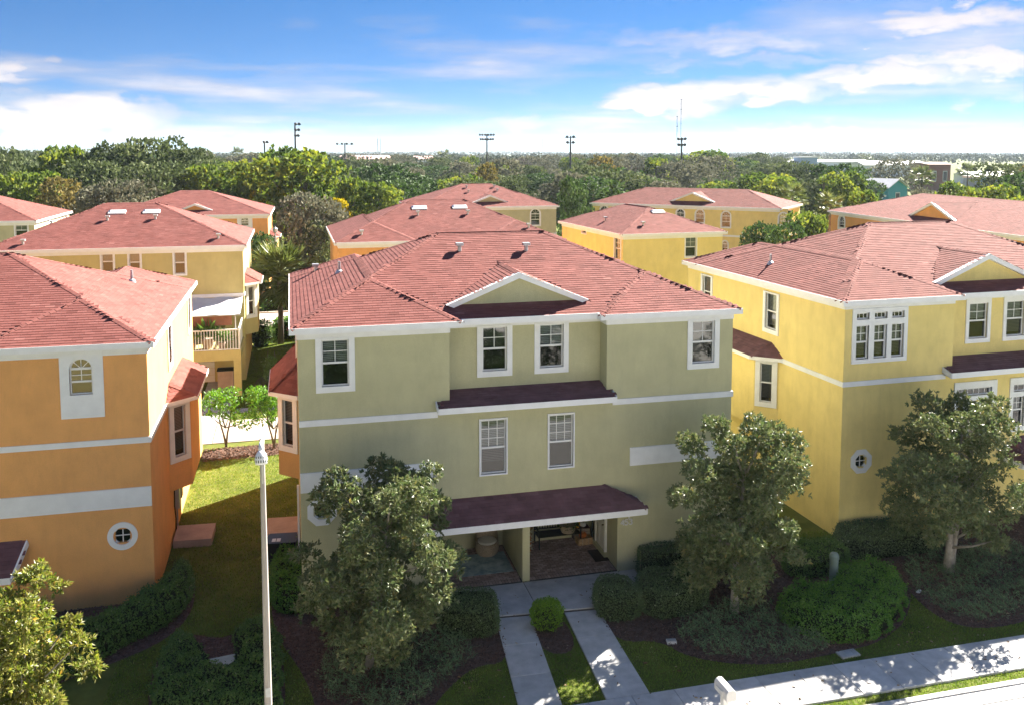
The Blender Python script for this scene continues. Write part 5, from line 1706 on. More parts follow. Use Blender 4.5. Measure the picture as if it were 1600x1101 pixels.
# ------------------------------------------------------------------ trees beyond the houses
M['oak'] = tone_mat('oak_leaf', [(0.0, (0.042, 0.063, 0.024)), (0.5, (0.105, 0.132, 0.054)), (1.0, (0.210, 0.225, 0.112))],  0.8, 0.15, spec=0.1)
M['grey_oak'] = tone_mat('grey_oak_leaf', [(0.0, (0.068, 0.074, 0.047)), (0.5, (0.155, 0.155, 0.101)), (1.0, (0.284, 0.270, 0.196))],  0.8, 0.15, spec=0.1)
M['yellow_green'] = tone_mat('yellow_green_leaf', [(0.0, (0.045, 0.080, 0.019)), (0.5, (0.132, 0.176, 0.035)), (1.0, (0.294, 0.298, 0.047))],  0.8, 0.28, spec=0.1)
M['gold'] = tone_mat('golden_leaf', [(0.0, (0.17, 0.15, 0.02)), (0.5, (0.36, 0.29, 0.025)), (1.0, (0.5, 0.38, 0.04))],  0.8, 0.3, spec=0.1)
M['rust'] = tone_mat('rusty_leaf', [(0.0, (0.068, 0.068, 0.031)), (0.5, (0.171, 0.140, 0.046)), (1.0, (0.288, 0.216, 0.066))],  0.8, 0.2, spec=0.1)
M['twig'] = tone_mat('bare_twig', [(0.0, (0.09, 0.075, 0.06)), (1.0, (0.24, 0.2, 0.17))], 0.9)
M['deep'] = tone_mat('deep_green_leaf', [(0.0, (0.028, 0.056, 0.017)), (0.5, (0.070, 0.119, 0.035)), (1.0, (0.140, 0.196, 0.070))], 0.7, 0.15, spec=.15)
M['palm'] = tone_mat('palm_leaf', [(0.0, (0.07, 0.095, 0.028)), (0.5, (0.15, 0.185, 0.055)), (1.0, (0.28, 0.28, 0.12))], 0.45, 0.2)
def crown_mesh(seed, H, Wd, m, n, ls, nb=16, z0=.28, flat=.75, ragged=.2):
    r = np.random.default_rng(seed)
    blobs = []
    for i in range(nb):
        h = (i + .5) / nb
        hz = H * (z0 + (1 - z0) * (h ** .8))
        prof = math.sin(math.pi * min(.96, .22 + .74 * h)) ** .6
        q = Wd / 2 * prof * r.uniform(.25, .85)
        a = i * 2.399 + r.uniform(-.6, .6)
        s = Wd * r.uniform(.13, .24)
        blobs.append((q * math.cos(a), q * math.sin(a), min(hz, H - s * flat * .8), s, s, s * flat * r.uniform(.8, 1.1)))
    blobs.append((0, 0, H * .6, Wd * .28, Wd * .28, H * .25))
    P, N, k = crown_points(blobs, n, r, ragged)
    D = unit(N * .5 + rand_dirs(r, len(P), .25))
    L = ls * r.uniform(.5, 1.4, len(P))
    V, F = leaves(P - D * L[:, None] * .4, D, L, L * .75, r, .22)
    kt = r.normal(0, .13, len(blobs))
    tone = np.clip(.42 + kt[k] + r.normal(0, .17, len(P)), 0, 1)
    me = np_mesh('crown', V, F, M[m], np.concatenate([tone, tone]))
    mb = MB()
    mb.tube([(0, 0, -.1), (.05 * H * .2, 0, H * .25), (0, .03 * H, H * .5), (0, 0, H * .8)], [H * .028, H * .022, H * .016, .02], 7)
    for b in blobs[::2]:
        p = Vector(b[:3]); a = Vector((0, 0, H * .22 + .25 * p.z))
        mb.tube([a, a.lerp(p, .5) + Vector((0, 0, .1)), p], [H * .011, H * .007, .02], 5)
    return me, mb.mesh('trunk', M['bark'], True)
KINDS = {  # crown material, height, width, leaves, leaf size
    'oak': ('oak', 11, 11, 4200, .5), 'grey_oak': ('grey_oak', 10, 11, 3800, .5), 'green': ('yellow_green', 10, 9, 3600, .5),
    'deep': ('deep', 9.5, 8, 3400, .45), 'rust': ('rust', 9, 7.5, 2600, .45), 'bare': ('twig', 9.5, 8, 1500, .35), 'gold': ('gold', 7.5, 6, 2400, .42),
}
PROTO = {}
for i, (k, (m, H, Wd, n, ls)) in enumerate(KINDS.items()):
    PROTO[k] = [crown_mesh(100 + i * 7 + j, H, Wd, m, n, ls, nb=15 + 4 * j, ragged=.3 if k == 'bare' else .2) for j in range(2 if k in ('rust', 'bare', 'gold') else 3)]
NAMES = {'oak': 'oak_tree', 'grey_oak': 'oak_tree', 'green': 'broadleaf_tree', 'deep': 'evergreen_tree', 'rust': 'autumn_tree', 'bare': 'bare_tree', 'gold': 'autumn_tree'}
LOOK = {'oak': 'dark green oak', 'grey_oak': 'greyish oak', 'green': 'yellow green tree', 'deep': 'deep green tree', 'rust': 'rusty brown tree', 'bare': 'nearly bare tree', 'gold': 'golden yellow tree'}
def put_tree(kind, pos, H, Wd, label, group, j=None, rz=None):
    pr = PROTO[kind]
    me, tr = pr[(j if j is not None else random.randrange(len(pr))) % len(pr)]
    base = KINDS[kind]
    root = empty(NAMES[kind], (pos[0], pos[1], 0), random.uniform(0, 6.28) if rz is None else rz, label, 'tree', group)
    root.scale = (Wd / base[2], Wd / base[2], H / base[1])
    np_obj('crown', me, root); np_obj('trunk', tr, root)
    return root
# the ones that stand out
HAND = [  # kind, px, depth, top py, width m, label
    ('green', 470, 112, 236, 13.5, 'large yellow green tree left of the middle houses, below the tall light pole'),
    ('green', 398, 118, 252, 9, 'round yellow green tree at the left side of the largest yellow green tree'),
    ('green', 590, 112, 288, 8.5, 'bright yellow green tree touching the left end of the middle roofs'),
    ('green', 545, 116, 280, 7, 'yellow green tree between the largest one and the middle roofs'),
    ('gold', 528, 108, 312, 3.6, 'small golden yellow tree among the grey oaks left of the middle roofs'),
    ('gold', 402, 112, 300, 2.6, 'small golden tree beside the gabled orange house'),
    ('grey_oak', 470, 98, 306, 8.5, 'grey oak in front of the yellow green trees, over the sabal palm'),
    ('grey_oak', 515, 101, 318, 7, 'grey oak next to the left wall of the orange house with skylights'),
    ('oak', 500, 97, 348, 6, 'dark low oak in the shade behind the sabal palm'),
    ('oak', 235, 132, 219, 13, 'tallest dark oak on the left, its top broken and ragged'),
    ('oak', 190, 128, 226, 13, 'dark oak just left of the tallest oak'),
    ('oak', 285, 136, 236, 12, 'dark oak just right of the tallest oak'),
    ('oak', 160, 118, 255, 11, 'dark oak in front of the tallest oaks, on their left'),
    ('oak', 245, 116, 256, 12, 'dark oak standing in front of the tallest oak'),
    ('green', 100, 130, 233, 11, 'bright green tree on the left, behind the olive house cut by the frame'),
    ('green', 318, 118, 262, 9, 'bright green tree right of the dark oaks, over the gabled orange roof'),
    ('grey_oak', 150, 104, 296, 9, 'grey willow like oak over the ridge of the olive roof'),
    ('grey_oak', 205, 105, 286, 9, 'grey oak above the two skylights'),
    ('rust', 95, 106, 282, 8, 'brownish tree behind the olive house at the left edge'),
    ('green', 40, 110, 272, 10, 'yellowish tree behind the left edge house'),
    ('oak', 8, 135, 236, 10, 'dark tree at the left edge of the view'),
    ('rust', 761, 150, 258, 5.6, 'rusty brown tree behind the middle roofs, under the wide light pole'),
    ('deep', 895, 103, 281, 4.6, 'dark conical evergreen between the gabled olive house and the long yellow house'),
    ('rust', 940, 165, 246, 9, 'yellowish brown tree right of the middle light pole'),
    ('bare', 990, 158, 260, 7, 'bare tree behind the long yellow house'),
    ('green', 1100, 260, 237, 17, 'broad yellow green tree right of the antenna masts'),
    ('deep', 1312, 150, 257, 10.5, 'large round green tree over the gap between the right hand houses'),
    ('grey_oak', 1392, 250, 251, 15, 'grey oak in front of the long white roofs'),
    ('oak', 1270, 175, 258, 10, 'dark oak left of the large round green tree'),
    ('oak', 1565, 160, 258, 12, 'dark oak at the right edge of the view'),
    ('deep', 1600, 128, 275, 9, 'deep green tree cut by the right edge, over the orange roof'),
    ('green', 1560, 112, 292, 8, 'bushy tree above the far end of the long orange roof'),
    ('green', 1350, 112, 300, 6.5, 'bushy light green tree behind the long orange roof, near its corner'),
    ('grey_oak', 1440, 118, 297, 6.5, 'pale grey bush tree in front of the turquoise gabled building'),
    ('green', 1490, 114, 288, 6.5, 'low light green tree behind the gable of the long orange roof'),
    ('deep', 1192, 84, 352, 4.6, 'round green shrub tree between the yellow houses'),
    ('green', 1262, 86, 335, 5, 'yellow green bushy tree left of the long orange house'),
    ('deep', 1230, 80, 352, 4.5, 'green bush between the two bushy trees by the long yellow house'),
    ('deep', 405, 82, 368, 3.4, 'dark reddish magnolia before the gabled orange house'),
]
for (k, px_, d, py, wd, lab) in HAND:
    if k == 'deep' and px_ == 405: k2_ = 'deep'
    put_tree(k, at(px_, d), zat(py, d), wd, lab, 'trees standing out around the houses')
LAND = [(-60, 'left edge of the view'), (56, 'pale lattice mast'), (150, 'olive roof end'), (235, 'tallest oak'), (318, 'gabled orange roof'), (415, 'short floodlight pole'), (463, 'tall floodlight pole'),
        (540, 'two lamp floodlight pole'), (592, 'two thin masts'), (655, 'left middle skylight'), (718, 'right middle skylight'), (761, 'wide floodlight pole'), (820, 'gabled olive house'), (891, 'four lamp floodlight pole'),
        (960, 'bare tree'), (1062, 'antenna masts'), (1120, 'broad yellow green tree'), (1200, 'long yellow roof end'), (1312, 'large round green tree'), (1410, 'long pale roofs'), (1467, 'brown brick building'), (1580, 'right edge of the view')]
ROWS = [(0, 131, 'first row'), (131, 151, 'second row'), (151, 175, 'third row'), (175, 204, 'fourth row'), (204, 240, 'fifth row'), (240, 282, 'sixth row'), (282, 333, 'seventh row'), (333, 2000, 'last row')]
rt_ = np.random.default_rng(77)
placed = []
for d, hmean in ((122, 9.4), (140, 9.8), (162, 10.2), (188, 10.6), (220, 10.8), (258, 11), (305, 11.3), (360, 11.5)):
    sp = 8.2
    x0 = -70
    while x0 < 1680:
        px_ = x0 + rt_.uniform(-.3, .3) * sp / d * FPX
        x0 += sp / d * FPX * rt_.uniform(.8, 1.3)
        dd = d * rt_.uniform(.94, 1.06)
        if 1225 < px_ < 1600 and 205 < dd < 470: continue
        if 1360 < px_ < 1545 and dd > 125: continue
        if px_ > 1225 and dd < 135: continue
        if 880 < px_ < 1330 and dd < 128: continue
        k = rt_.choice(['oak', 'grey_oak', 'green', 'deep', 'rust', 'bare'], p=[.34, .29, .18, .14, .01, .04])
        if px_ < 330 and rt_.uniform() < .4: k = 'oak'
        H = hmean * rt_.uniform(.78, 1.2)
        if px_ < 330: H *= 1.12
        lx, ln = min(LAND, key=lambda q: abs(q[0] - px_))
        side = 'left of' if px_ < lx - 12 else 'right of' if px_ > lx + 12 else 'in line with'
        q = next(q[2] for q in ROWS if q[0] <= dd < q[1])
        put_tree(k, at(px_, dd), H, H * rt_.uniform(.85, 1.2), '%s in the %s, %s the %s' % (LOOK[k], q, side, ln), '%ss of the wood' % LOOK[k])
for i, (x, y, h_) in enumerate(((2, 5.6, 3.6), (6.5, 5.2, 4.0), (11, 5.8, 3.7), (15.5, 5.4, 4.0), (27, 5.4, 4.0))):  # unseen trees added to darken what the front windows reflect
    put_tree('deep', (x, y), h_, 4.2, ('first', 'second', 'third', 'fourth', 'fifth', 'sixth', 'seventh', 'eighth')[i] + ' unseen tree from the left, added across the street for darker window reflections', 'unseen trees added for window reflections')
_seen = {}
for o in bpy.data.objects:
    if o.get('group', '').endswith('of the wood'): _seen.setdefault(o['label'], []).append(o)
for lab, os_ in _seen.items():
    if len(os_) == 2:
        os_.sort(key=lambda o: o.scale.z)
        os_[0]['label'] = 'shorter ' + lab; os_[1]['label'] = 'taller ' + lab
# the far wood as one mass
def far_wood():
    r = np.random.default_rng(9)
    VV, FF, TT, base = [], [], [], 0
    for (d0, d1, n, nl, ls) in ((400, 800, 900, 70, 1.5), (800, 1800, 1000, 36, 2.6), (1800, 4200, 1100, 18, 5.0)):
        d = np.sqrt(r.uniform(d0 ** 2, d1 ** 2, n)); px_ = r.uniform(-250, 1900, n)
        ok = ~((px_ > 1190) & (px_ < 1640) & (d < 760))
        d, px_ = d[ok], px_[ok]; n = len(d)
        u = (px_ - XC) / FPX * d
        X = u * math.cos(YAW) + d * math.sin(YAW); Y = d * math.cos(YAW) - u * math.sin(YAW)
        big = 1 + d / 2600
        H = r.uniform(8, 13, n) * (1 + .35 * np.clip((d - 1500) / 2500, 0, 1) * (1 + np.sin(px_ / 90)))
        Wd = r.uniform(9, 14, n) * big * 1.15
        dr = rand_dirs(r, n * nl, .5); dr[:, 2] = np.abs(dr[:, 2]) - .15
        C = np.repeat(np.column_stack([X, Y, H * .5]), nl, 0)
        S = np.repeat(np.column_stack([Wd / 2, Wd / 2, H * .5]), nl, 0)
        rad = 1 + r.normal(0, .12, n * nl)
        P = C + dr * S * rad[:, None]
        D = unit(dr * .5 + rand_dirs(r, n * nl, .3))
        L = ls * r.uniform(.6, 1.4, n * nl)
        V, F = leaves(P - D * L[:, None] * .4, D, L, L * .8, r, .2)
        t = np.clip(np.repeat(r.normal(.45, .22, n), nl) + r.normal(0, .15, n * nl), 0, 1)
        VV.append(V); FF.append(F + base); TT.append(np.concatenate([t, t])); base += len(V)
    np_obj('far_wood', np_mesh('far_wood', np.concatenate(VV), np.concatenate(FF), M['far'], np.concatenate(TT)), None, kind='stuff', label='far wood reaching to the horizon')
M['far'] = tone_mat('far_leaf', [(0.0, (0.045, 0.068, 0.027)), (0.5, (0.112, 0.132, 0.060)), (0.85, (0.195, 0.188, 0.112)), (1.0, (0.270, 0.240, 0.090))], 0.9, 0.0, spec=0.02)
far_wood()

# palms
def fan_palm(label, pos, H, cr, seed, nf=34, group=None):
    r = np.random.default_rng(seed)
    root = empty('palm_tree', (pos[0], pos[1], 0), 0, label, 'palm', group)
    mb = MB()
    mb.tube([(0, 0, -.1), (.04, 0, H * .4), (0, .05, H * .8), (0, 0, H)], [.24, .2, .18, .16], 9)
    mb.build('trunk', M['bark'], root, True)
    P, D, L, T = [], [], [], []
    for i in range(nf):
        a = i * 2.399; el_ = r.uniform(-.95, 1.25)
        ax = np.array([math.cos(a) * math.cos(el_), math.sin(a) * math.cos(el_), math.sin(el_)])
        pl = cr * r.uniform(.42, .6)
        hub = np.array([0, 0, H]) + ax * pl - np.array([0, 0, .1 * pl * pl])
        sd = unit(np.cross(ax, np.array([0, 0, 1.0]))); up = np.cross(sd, ax)
        t = r.normal(.45, .15) - (.25 if el_ < -.35 else 0)
        for q in np.linspace(-1.5, 1.5, 19):
            d = ax * math.cos(q) + sd * math.sin(q) + up * .12 * math.cos(q) - np.array([0, 0, .28 * abs(math.sin(q))])
            P.append(hub - ax * .05); D.append(d / np.linalg.norm(d)); L.append(cr * .55 * (1 - .18 * abs(q) / 1.5)); T.append(np.clip(t + r.normal(0, .12), 0, 1))
        for k in range(3):
            P.append(np.array([0, 0, H]) + ax * pl * k / 3); D.append(ax); L.append(pl * .4); T.append(.6)
    V, F = leaves(np.array(P), np.array(D), np.array(L), .10, r, .2)
    np_obj('crown', np_mesh('crown', V, F, M['palm'], np.concatenate([T, T])), root)
    return root
b = gp(439, 537)
fan_palm('sabal palm with a bushy crown beside the left end of the green roof', b, 5.4, 2.8, 5, 95)
for i, (px_, d, py, cr, lab) in enumerate(((1440, 175, 258, 2.8, 'palm in front of the brown brick building'), (1511, 260, 253, 3.6, 'palm right of the brown brick building'), (1298, 98, 298, 1.9, 'fan palm at the corner of the long orange house'),
        (1042, 150, 282, 2.2, 'palm behind the gable of the long yellow house'), (1238, 120, 285, 2.4, 'palm right of the long yellow house'), (694, 420, 232, 4, 'tall palm sticking out of the far wood'), (1350, 700, 236, 7, 'tall palm on the right horizon'), (372, 330, 229, 3.2, 'round topped palm above the left wood'))):
    fan_palm(lab, at(px_, d), zat(py, d) - cr * .8, cr, 20 + i, 26)

# ------------------------------------------------------------------ far buildings
M['turq'] = mat('turquoise_wall', (.08, .38, .48), .7, .1)
M['brick_far'] = mat('brown_brick', (.26, .10, .065), .85, .15, 6)
M['roof_white'] = mat('pale_metal_roof', (.62, .62, .62), .5, .08, .5)
M['roof_pink'] = mat('pinkish_roof', (.42, .27, .24), .8, .12, .6)
M['blue_far'] = mat('blue_panel', (.16, .28, .45), .6, .1)
def block(name, label, px0, px1, d, pyt, pyb_eave, depth, wallm, roofm, rise=0.0, wins=0, group=None):
    """far building: walls, pitched or flat roof and its windows"""
    a, b = at(px0, d), at(px1, d)
    L = (b - a).length
    rz = math.atan2((b - a).y, (b - a).x)
    root = empty(name, (a.x, a.y, 0), rz, label, 'building', group)
    h = zat(pyb_eave, d); ht = zat(pyt, d)
    w = MB(); w.box(0, L, 0, depth, -.1, h); w.build('wall', wallm, root)
    r_ = MB()
    if rise:
        o = .6
        r_.add([(-o, -o, h), (L + o, -o, h), (L + o, depth + o, h), (-o, depth + o, h), (-o, depth / 2, ht), (L + o, depth / 2, ht)],
               [(0, 1, 5, 4), (2, 3, 4, 5), (0, 4, 3), (1, 2, 5), (3, 2, 1, 0)])
    else:
        r_.box(-.4, L + .4, -.4, depth + .4, h + .003, ht)
    r_.build('roof', roofm, root)
    for k in range(wins):
        s = L * (k + .5) / wins
        m = MB(); m.box(s - .8, s + .8, -.08, .02, h * .35, h * .75)
        wo = m.build('window', M['vinyl'], root)
        MB().box(s - .65, s + .65, -.1, -.05, h * .38, h * .72).build('pane', M['screen'], wo)
    return root
block('building', 'long low building with a white roof on the right horizon', 1228, 1360, 640, 250, 253, 30, M['white'], M['roof_white'], 1, 6)
block('building', 'long pale roofed building left of the brown brick one', 1350, 1448, 520, 252, 258, 24, M['white'], M['roof_white'], 1, 5)
block('building', 'blue walled warehouse on top of the white roofs', 1251, 1276, 630, 245, 247, 18, M['blue_far'], M['roof_white'], 0, 0)
bb = block('building', 'brown brick building with two white windows on the right', 1450, 1484, 330, 254, 257, 16, M['brick_far'], M['roof_pink'], 1, 2)
block('building', 'low building with pinkish roof behind the left wood', 528, 602, 560, 243, 249, 30, M['white'], M['roof_pink'], 1, 4)
block('building', 'small pinkish roofed building behind the middle wood', 645, 672, 600, 244, 249, 25, M['white'], M['roof_pink'], 1, 2)
block('building', 'white building with pale roof at the right edge', 1520, 1600, 400, 268, 274, 18, M['white'], M['roof_white'], 1, 6)
block('building', 'low blue grey building in front of the right edge white one', 1530, 1575, 330, 276, 279, 12, M['blue_far'], M['roof_white'], 0, 3)
# gabled turquoise building with a long pale roof
d = 210
a, b = at(1388, d), at(1425, d)
TQ = empty('building', (a.x, a.y, 0), math.atan2((b - a).y, (b - a).x) + R(28), 'turquoise gabled building with a long pale grey roof', 'building')
Lw = 6.5; he, hp = zat(293, d), zat(281, d)
m = MB(); m.add([(0, 0, 0), (Lw, 0, 0), (Lw, 0, he), (Lw / 2, 0, hp - .25), (0, 0, he), (0, 22, 0), (Lw, 22, 0), (Lw, 22, he), (Lw / 2, 22, hp - .25), (0, 22, he)], [(0, 1, 2, 3, 4), (6, 5, 9, 8, 7), (1, 6, 7, 2), (5, 0, 4, 9)])
m.build('wall', M['turq'], TQ)
m = MB()
for sg, xe in ((-1, -.5), (1, Lw + .5)):
    m.add([(xe, -.5, he - .3), (Lw / 2, -.5, hp), (Lw / 2, 22.5, hp), (xe, 22.5, he - .3), (xe, -.5, he - .12), (Lw / 2, -.5, hp + .18), (Lw / 2, 22.5, hp + .18), (xe, 22.5, he - .12)], [(4, 5, 6, 7), (0, 1, 5, 4), (0, 3, 2, 1), (3, 7, 6, 2)])
m.build('roof', M['roof_white'], TQ)
wf = MB().box(Lw / 2 - .8, Lw / 2 + .8, -.06, .02, he * .45, he * .8).build('window', M['vinyl'], TQ)
MB().box(Lw / 2 - .6, Lw / 2 + .6, -.09, -.05, he * .5, he * .76).build('pane', M['screen'], wf)

# ------------------------------------------------------------------ light poles and masts
M['pole'] = mat('dark_pole', (.06, .06, .065), .6, .1, metal=.3)
M['lampglass'] = mat('floodlight_face', (.35, .36, .38), .3, .05)
def flood_pole(label, px_, d, pyt, arms, width, rows=1, side=0):
    p = at(px_, d); h = zat(pyt, d)
    root = empty('floodlight_pole', (p.x, p.y, 0), -YAW, label, 'light pole', 'sports floodlights over the wood')
    MB().tube([(0, 0, -.2), (0, 0, h)], [.34, .2], 8).build('pole', M['pole'], root)
    for rr in range(rows):
        z = h - .4 - rr * 1.5
        w2 = width * (1 - .12 * rr)
        MB().box(-w2 / 2 + side * w2 / 2, w2 / 2 + side * w2 / 2, -.08, .08, z - .08, z + .08).build('crossarm', M['pole'], root)
        for k in range(arms):
            x = -w2 / 2 + w2 * (k + .5) / arms + side * w2 / 2
            m = MB().lathe([(0, 0), (.3, .05), (.42, .45), (.38, .5), (0, .46)], 10, (0, 0, 0))
            lo = m.build('floodlight', M['pole'], root)
            lo.location = (x, -.12, z + .3); lo.rotation_euler = (R(115), 0, R(20 * (k - arms / 2)))
flood_pole('tall floodlight pole above the yellow green tree', 463, 235, 193, 2, 1.6, 3, 1)
flood_pole('short floodlight pole left of the tall one', 415, 255, 221, 2, 1.6, 1, .6)
flood_pole('floodlight pole with two small lamps left of the middle roofs', 540, 300, 224, 4, 6, 1)
flood_pole('floodlight pole with a wide double row of lamps behind the middle roofs', 761, 300, 210, 6, 5, 2)
flood_pole('dark floodlight pole with four lamps right of the middle', 891, 245, 213, 2, 3.2, 2)
flood_pole('floodlight pole in front of the antenna masts', 1064, 230, 216, 3, 2.2, 2)
def mast(label, px_, d, pyt, wd=1.0, dishes=(), name='antenna_mast'):
    p = at(px_, d); h = zat(pyt, d)
    root = empty(name, (p.x, p.y, 0), 0, label, 'antenna mast')
    m = MB(); n = 14
    for sx, sy in ((-1, -1), (1, -1), (0, 1)):
        m.bar((sx * wd / 2, sy * wd / 2, 0), (sx * wd * .25, sy * wd * .25, h), .18)
    for k in range(n):
        z0, z1 = h * k / n, h * (k + 1) / n
        for (ax, ay), (bx, by) in (((-1, -1), (1, -1)), ((1, -1), (0, 1)), ((0, 1), (-1, -1))):
            f0, f1 = wd / 2 * (1 - .5 * k / n), wd / 2 * (1 - .5 * (k + 1) / n)
            m.bar((ax * f0, ay * f0, z0), (bx * f1, by * f1, z1), .12)
    m.build('lattice', M['metal'], root)
    for z in dishes:
        MB().lathe([(0, 0), (.8, .2), (1.1, .6), (0, .5)], 10, (0, -.8, h * z)).build('dish', M['pole'], root)
mast('thin antenna mast left of the right hand pair, the lower one', 1056, 820, 183, 1.3, (.99, .8))
mast('thin tallest antenna mast right of the middle, with dark dishes', 1062, 840, 157, 1.3, (.99, .85))
mast('pale lattice mast on the far left horizon', 56, 1000, 212, 4.5)
mast('left of two close thin masts over the middle left horizon', 591, 900, 217, 1.4)
mast('right of two close thin masts over the middle left horizon', 595, 910, 217, 1.4)
mast('faint thin mast behind the floodlights right of the middle roofs', 848, 1100, 217, 1.4)
for (px_, d, pyt, lab) in ((633, 200, 262, 'wooden utility pole before the wood behind the middle roofs'), (718, 190, 258, 'wooden utility pole left of the rusty brown tree'), (1025, 190, 262, 'utility pole behind the long yellow house'), (1287, 140, 285, 'street light pole left of the large round green tree')):
    p = at(px_, d)
    root = empty('utility_pole', (p.x, p.y, 0), -YAW, lab, 'utility pole')
    MB().tube([(0, 0, -.1), (0, 0, zat(pyt, d))], [.2, .14], 7).build('pole', M['bark'], root)
    MB().box(-1, 1, -.06, .06, zat(pyt, d) - .5, zat(pyt, d) - .35).build('crossarm', M['bark'], root)

# ------------------------------------------------------------------ gardens behind the front row
sheet('mulch_bed', smooth_poly([(-4.3, 42.5), (.1, 42.9), (.1, 44.5), (-4.3, 44.4)], 2), .012, M['mulch'], label='brown mulch bed with two small trees beside the lane')
chips('bark_mulch', [[(-4.3, 42.5), (.1, 42.8), (.1, 44.5), (-4.3, 44.4)]], 260, 15, .03, .09, label='sunlit bark mulch beside the lane')
sheet('mulch_bed', smooth_poly([(-2.6, 54.5), (-.2, 54.0), (0, 58.5), (-2.2, 58.8)], 2), .012, M['mulch'], label='small dark mulch bed on the shaded lawn behind the lane')
def small_tree(label, pos, H, Wd, seed, m='hedge', z0=.45, n=480, forks=2):
    r = np.random.default_rng(seed)
    root = empty('small_tree', (pos[0], pos[1], 0), 0, label, 'tree', 'small trees by the lane')
    bl_ = [(r.normal(0, Wd * .2), r.normal(0, Wd * .2), H * (z0 + .12 + .38 * (i / 8)), Wd * .24, Wd * .24, H * .11) for i in range(9)]
    P, N, k = crown_points(bl_, n, r, .25)
    P = np.repeat(P, 5, 0); N = np.repeat(N, 5, 0)
    D = unit(N * .5 + rand_dirs(r, len(P), .3)); L = .16 * r.uniform(.6, 1.3, len(P))
    V, F = leaves(P, D, L, L * .45, r)
    t = np.clip(r.normal(.6, .22, len(P)), 0, 1)
    np_obj('crown', np_mesh('crown', V, F, M[m], np.concatenate([t, t])), root)
    mb = MB()
    for s_ in range(forks):
        a = s_ * 2.6 + .4
        mb.tube([(0.04 * s_, 0, -.05), (.1 * math.cos(a), .1 * math.sin(a), H * .25), (.28 * math.cos(a), .28 * math.sin(a), H * .5), (.2 * math.cos(a), .2 * math.sin(a), H * .8)], [.06, .045, .035, .015], 7)
    for b_ in bl_[:5]:
        mb.tube([(0, 0, H * .35), Vector(b_[:3])], [.03, .012], 5)
    mb.build('trunk', M['bark'], root, True)
b = gp(353, 698); small_tree('small forked tree in the mulch bed beside the bay of the orange house', b, 2.75, 2.6, 3, 'bright_hedge')
b = gp(428, 700); small_tree('small tree half hidden by the bay of the green house', b, 2.75, 2.2, 4, 'bright_hedge')
b = gp(355, 720); small_tree('sprouting shrub on the shaded lawn right of the balcony column', gp(425, 600), 2.6, 1.2, 5, 'hedge', .1)
hedge('trimmed hedge beside the palm trunk', [(-1.4, 69.6), (1.6, 69.6), (1.6, 71.2), (-1.4, 71.2)], 1.5, 'bright_hedge', .14, 160, .3, seed=31)
ball_bush('round green shrub beside the olive house and the far street', gp(408, 541)[:2], .95, .95, 1.9, 'hedge', .13, 2200, 32)
hedge('low green hedge along the far side of the far street', [(-2.6, 82.5), (3, 82.5), (3, 84.5), (-2.6, 84.5)], 1.1, 'bright_hedge', .2, 80, .3, seed=33)
hedge('second hedge behind the far street hedge', [(-1.8, 86.2), (5, 86.2), (5, 88.5), (-1.8, 88.5)], 1.6, 'hedge', .22, 70, .3, seed=34)
p = at(428.5, 84); LH = zat(356, 84)
sl = empty('street_lamp', (p.x, p.y, 0), 0, 'thin street lamp with a lantern beside the bay of the gabled orange house', 'street lamp')
MB().tube([(0, 0, 0), (0, 0, .6), (0, 0, LH - .5)], [.14, .08, .06], 8).build('pole', M['metal'], sl)
m = MB(); m.lathe([(.06, LH - .5), (.2, LH - .4), (.24, LH - .1), (.05, LH + .05), (0, LH + .2)], 8); m.build('lantern', M['metal'], sl)
bn = empty('planter_box', (-4.5, 56.0, 0), 0, 'brown box standing under the balcony beside the driveway', 'box')
MB().box(0, .9, 0, .7, 0, 1.05).build('box', M['pad'], bn)
m = MB().box(-.04, .94, -.04, .74, 1.052, 1.13); m.build('lid', M['core'], bn)
def potted(label, x, y, z, s, seed, m='hedge'):
    r = np.random.default_rng(seed)
    root = empty('potted_plant', (x, y, z), 0, label, 'plant', 'plants on the balcony')
    MB().lathe([(0, 0), (.16 * s, 0), (.22 * s, .35 * s), (.18 * s, .35 * s), (0, .3 * s)], 12).build('pot', M['pad'], root)
    P = np.tile([0, 0, .35 * s], (70, 1)); D = unit(np.column_stack([r.normal(0, .6, (70, 2)), r.uniform(.4, 1.2, 70)]))
    V, F = leaves(P + D * r.uniform(0, .4 * s, (70, 1)), D, .5 * s * r.uniform(.5, 1.2, 70), .14 * s, r)
    np_obj('leaves', np_mesh('leaves', V, F, M[m], np.full(140, .6)), root)
for i, (x, y, s) in enumerate(((10.6, -3.2, 1.5), (11.7, -3.35, 1.2), (12.6, -3.0, 1.7), (13.4, -3.3, 1.1))):
    potted(('tall leafy pot plant at the left of the balcony', 'low pot plant second on the balcony', 'largest pot plant under the awning', 'small pot plant near the balcony corner post')[i], -17.5 + x, 57.8 + y, 2.752, s, 50 + i)

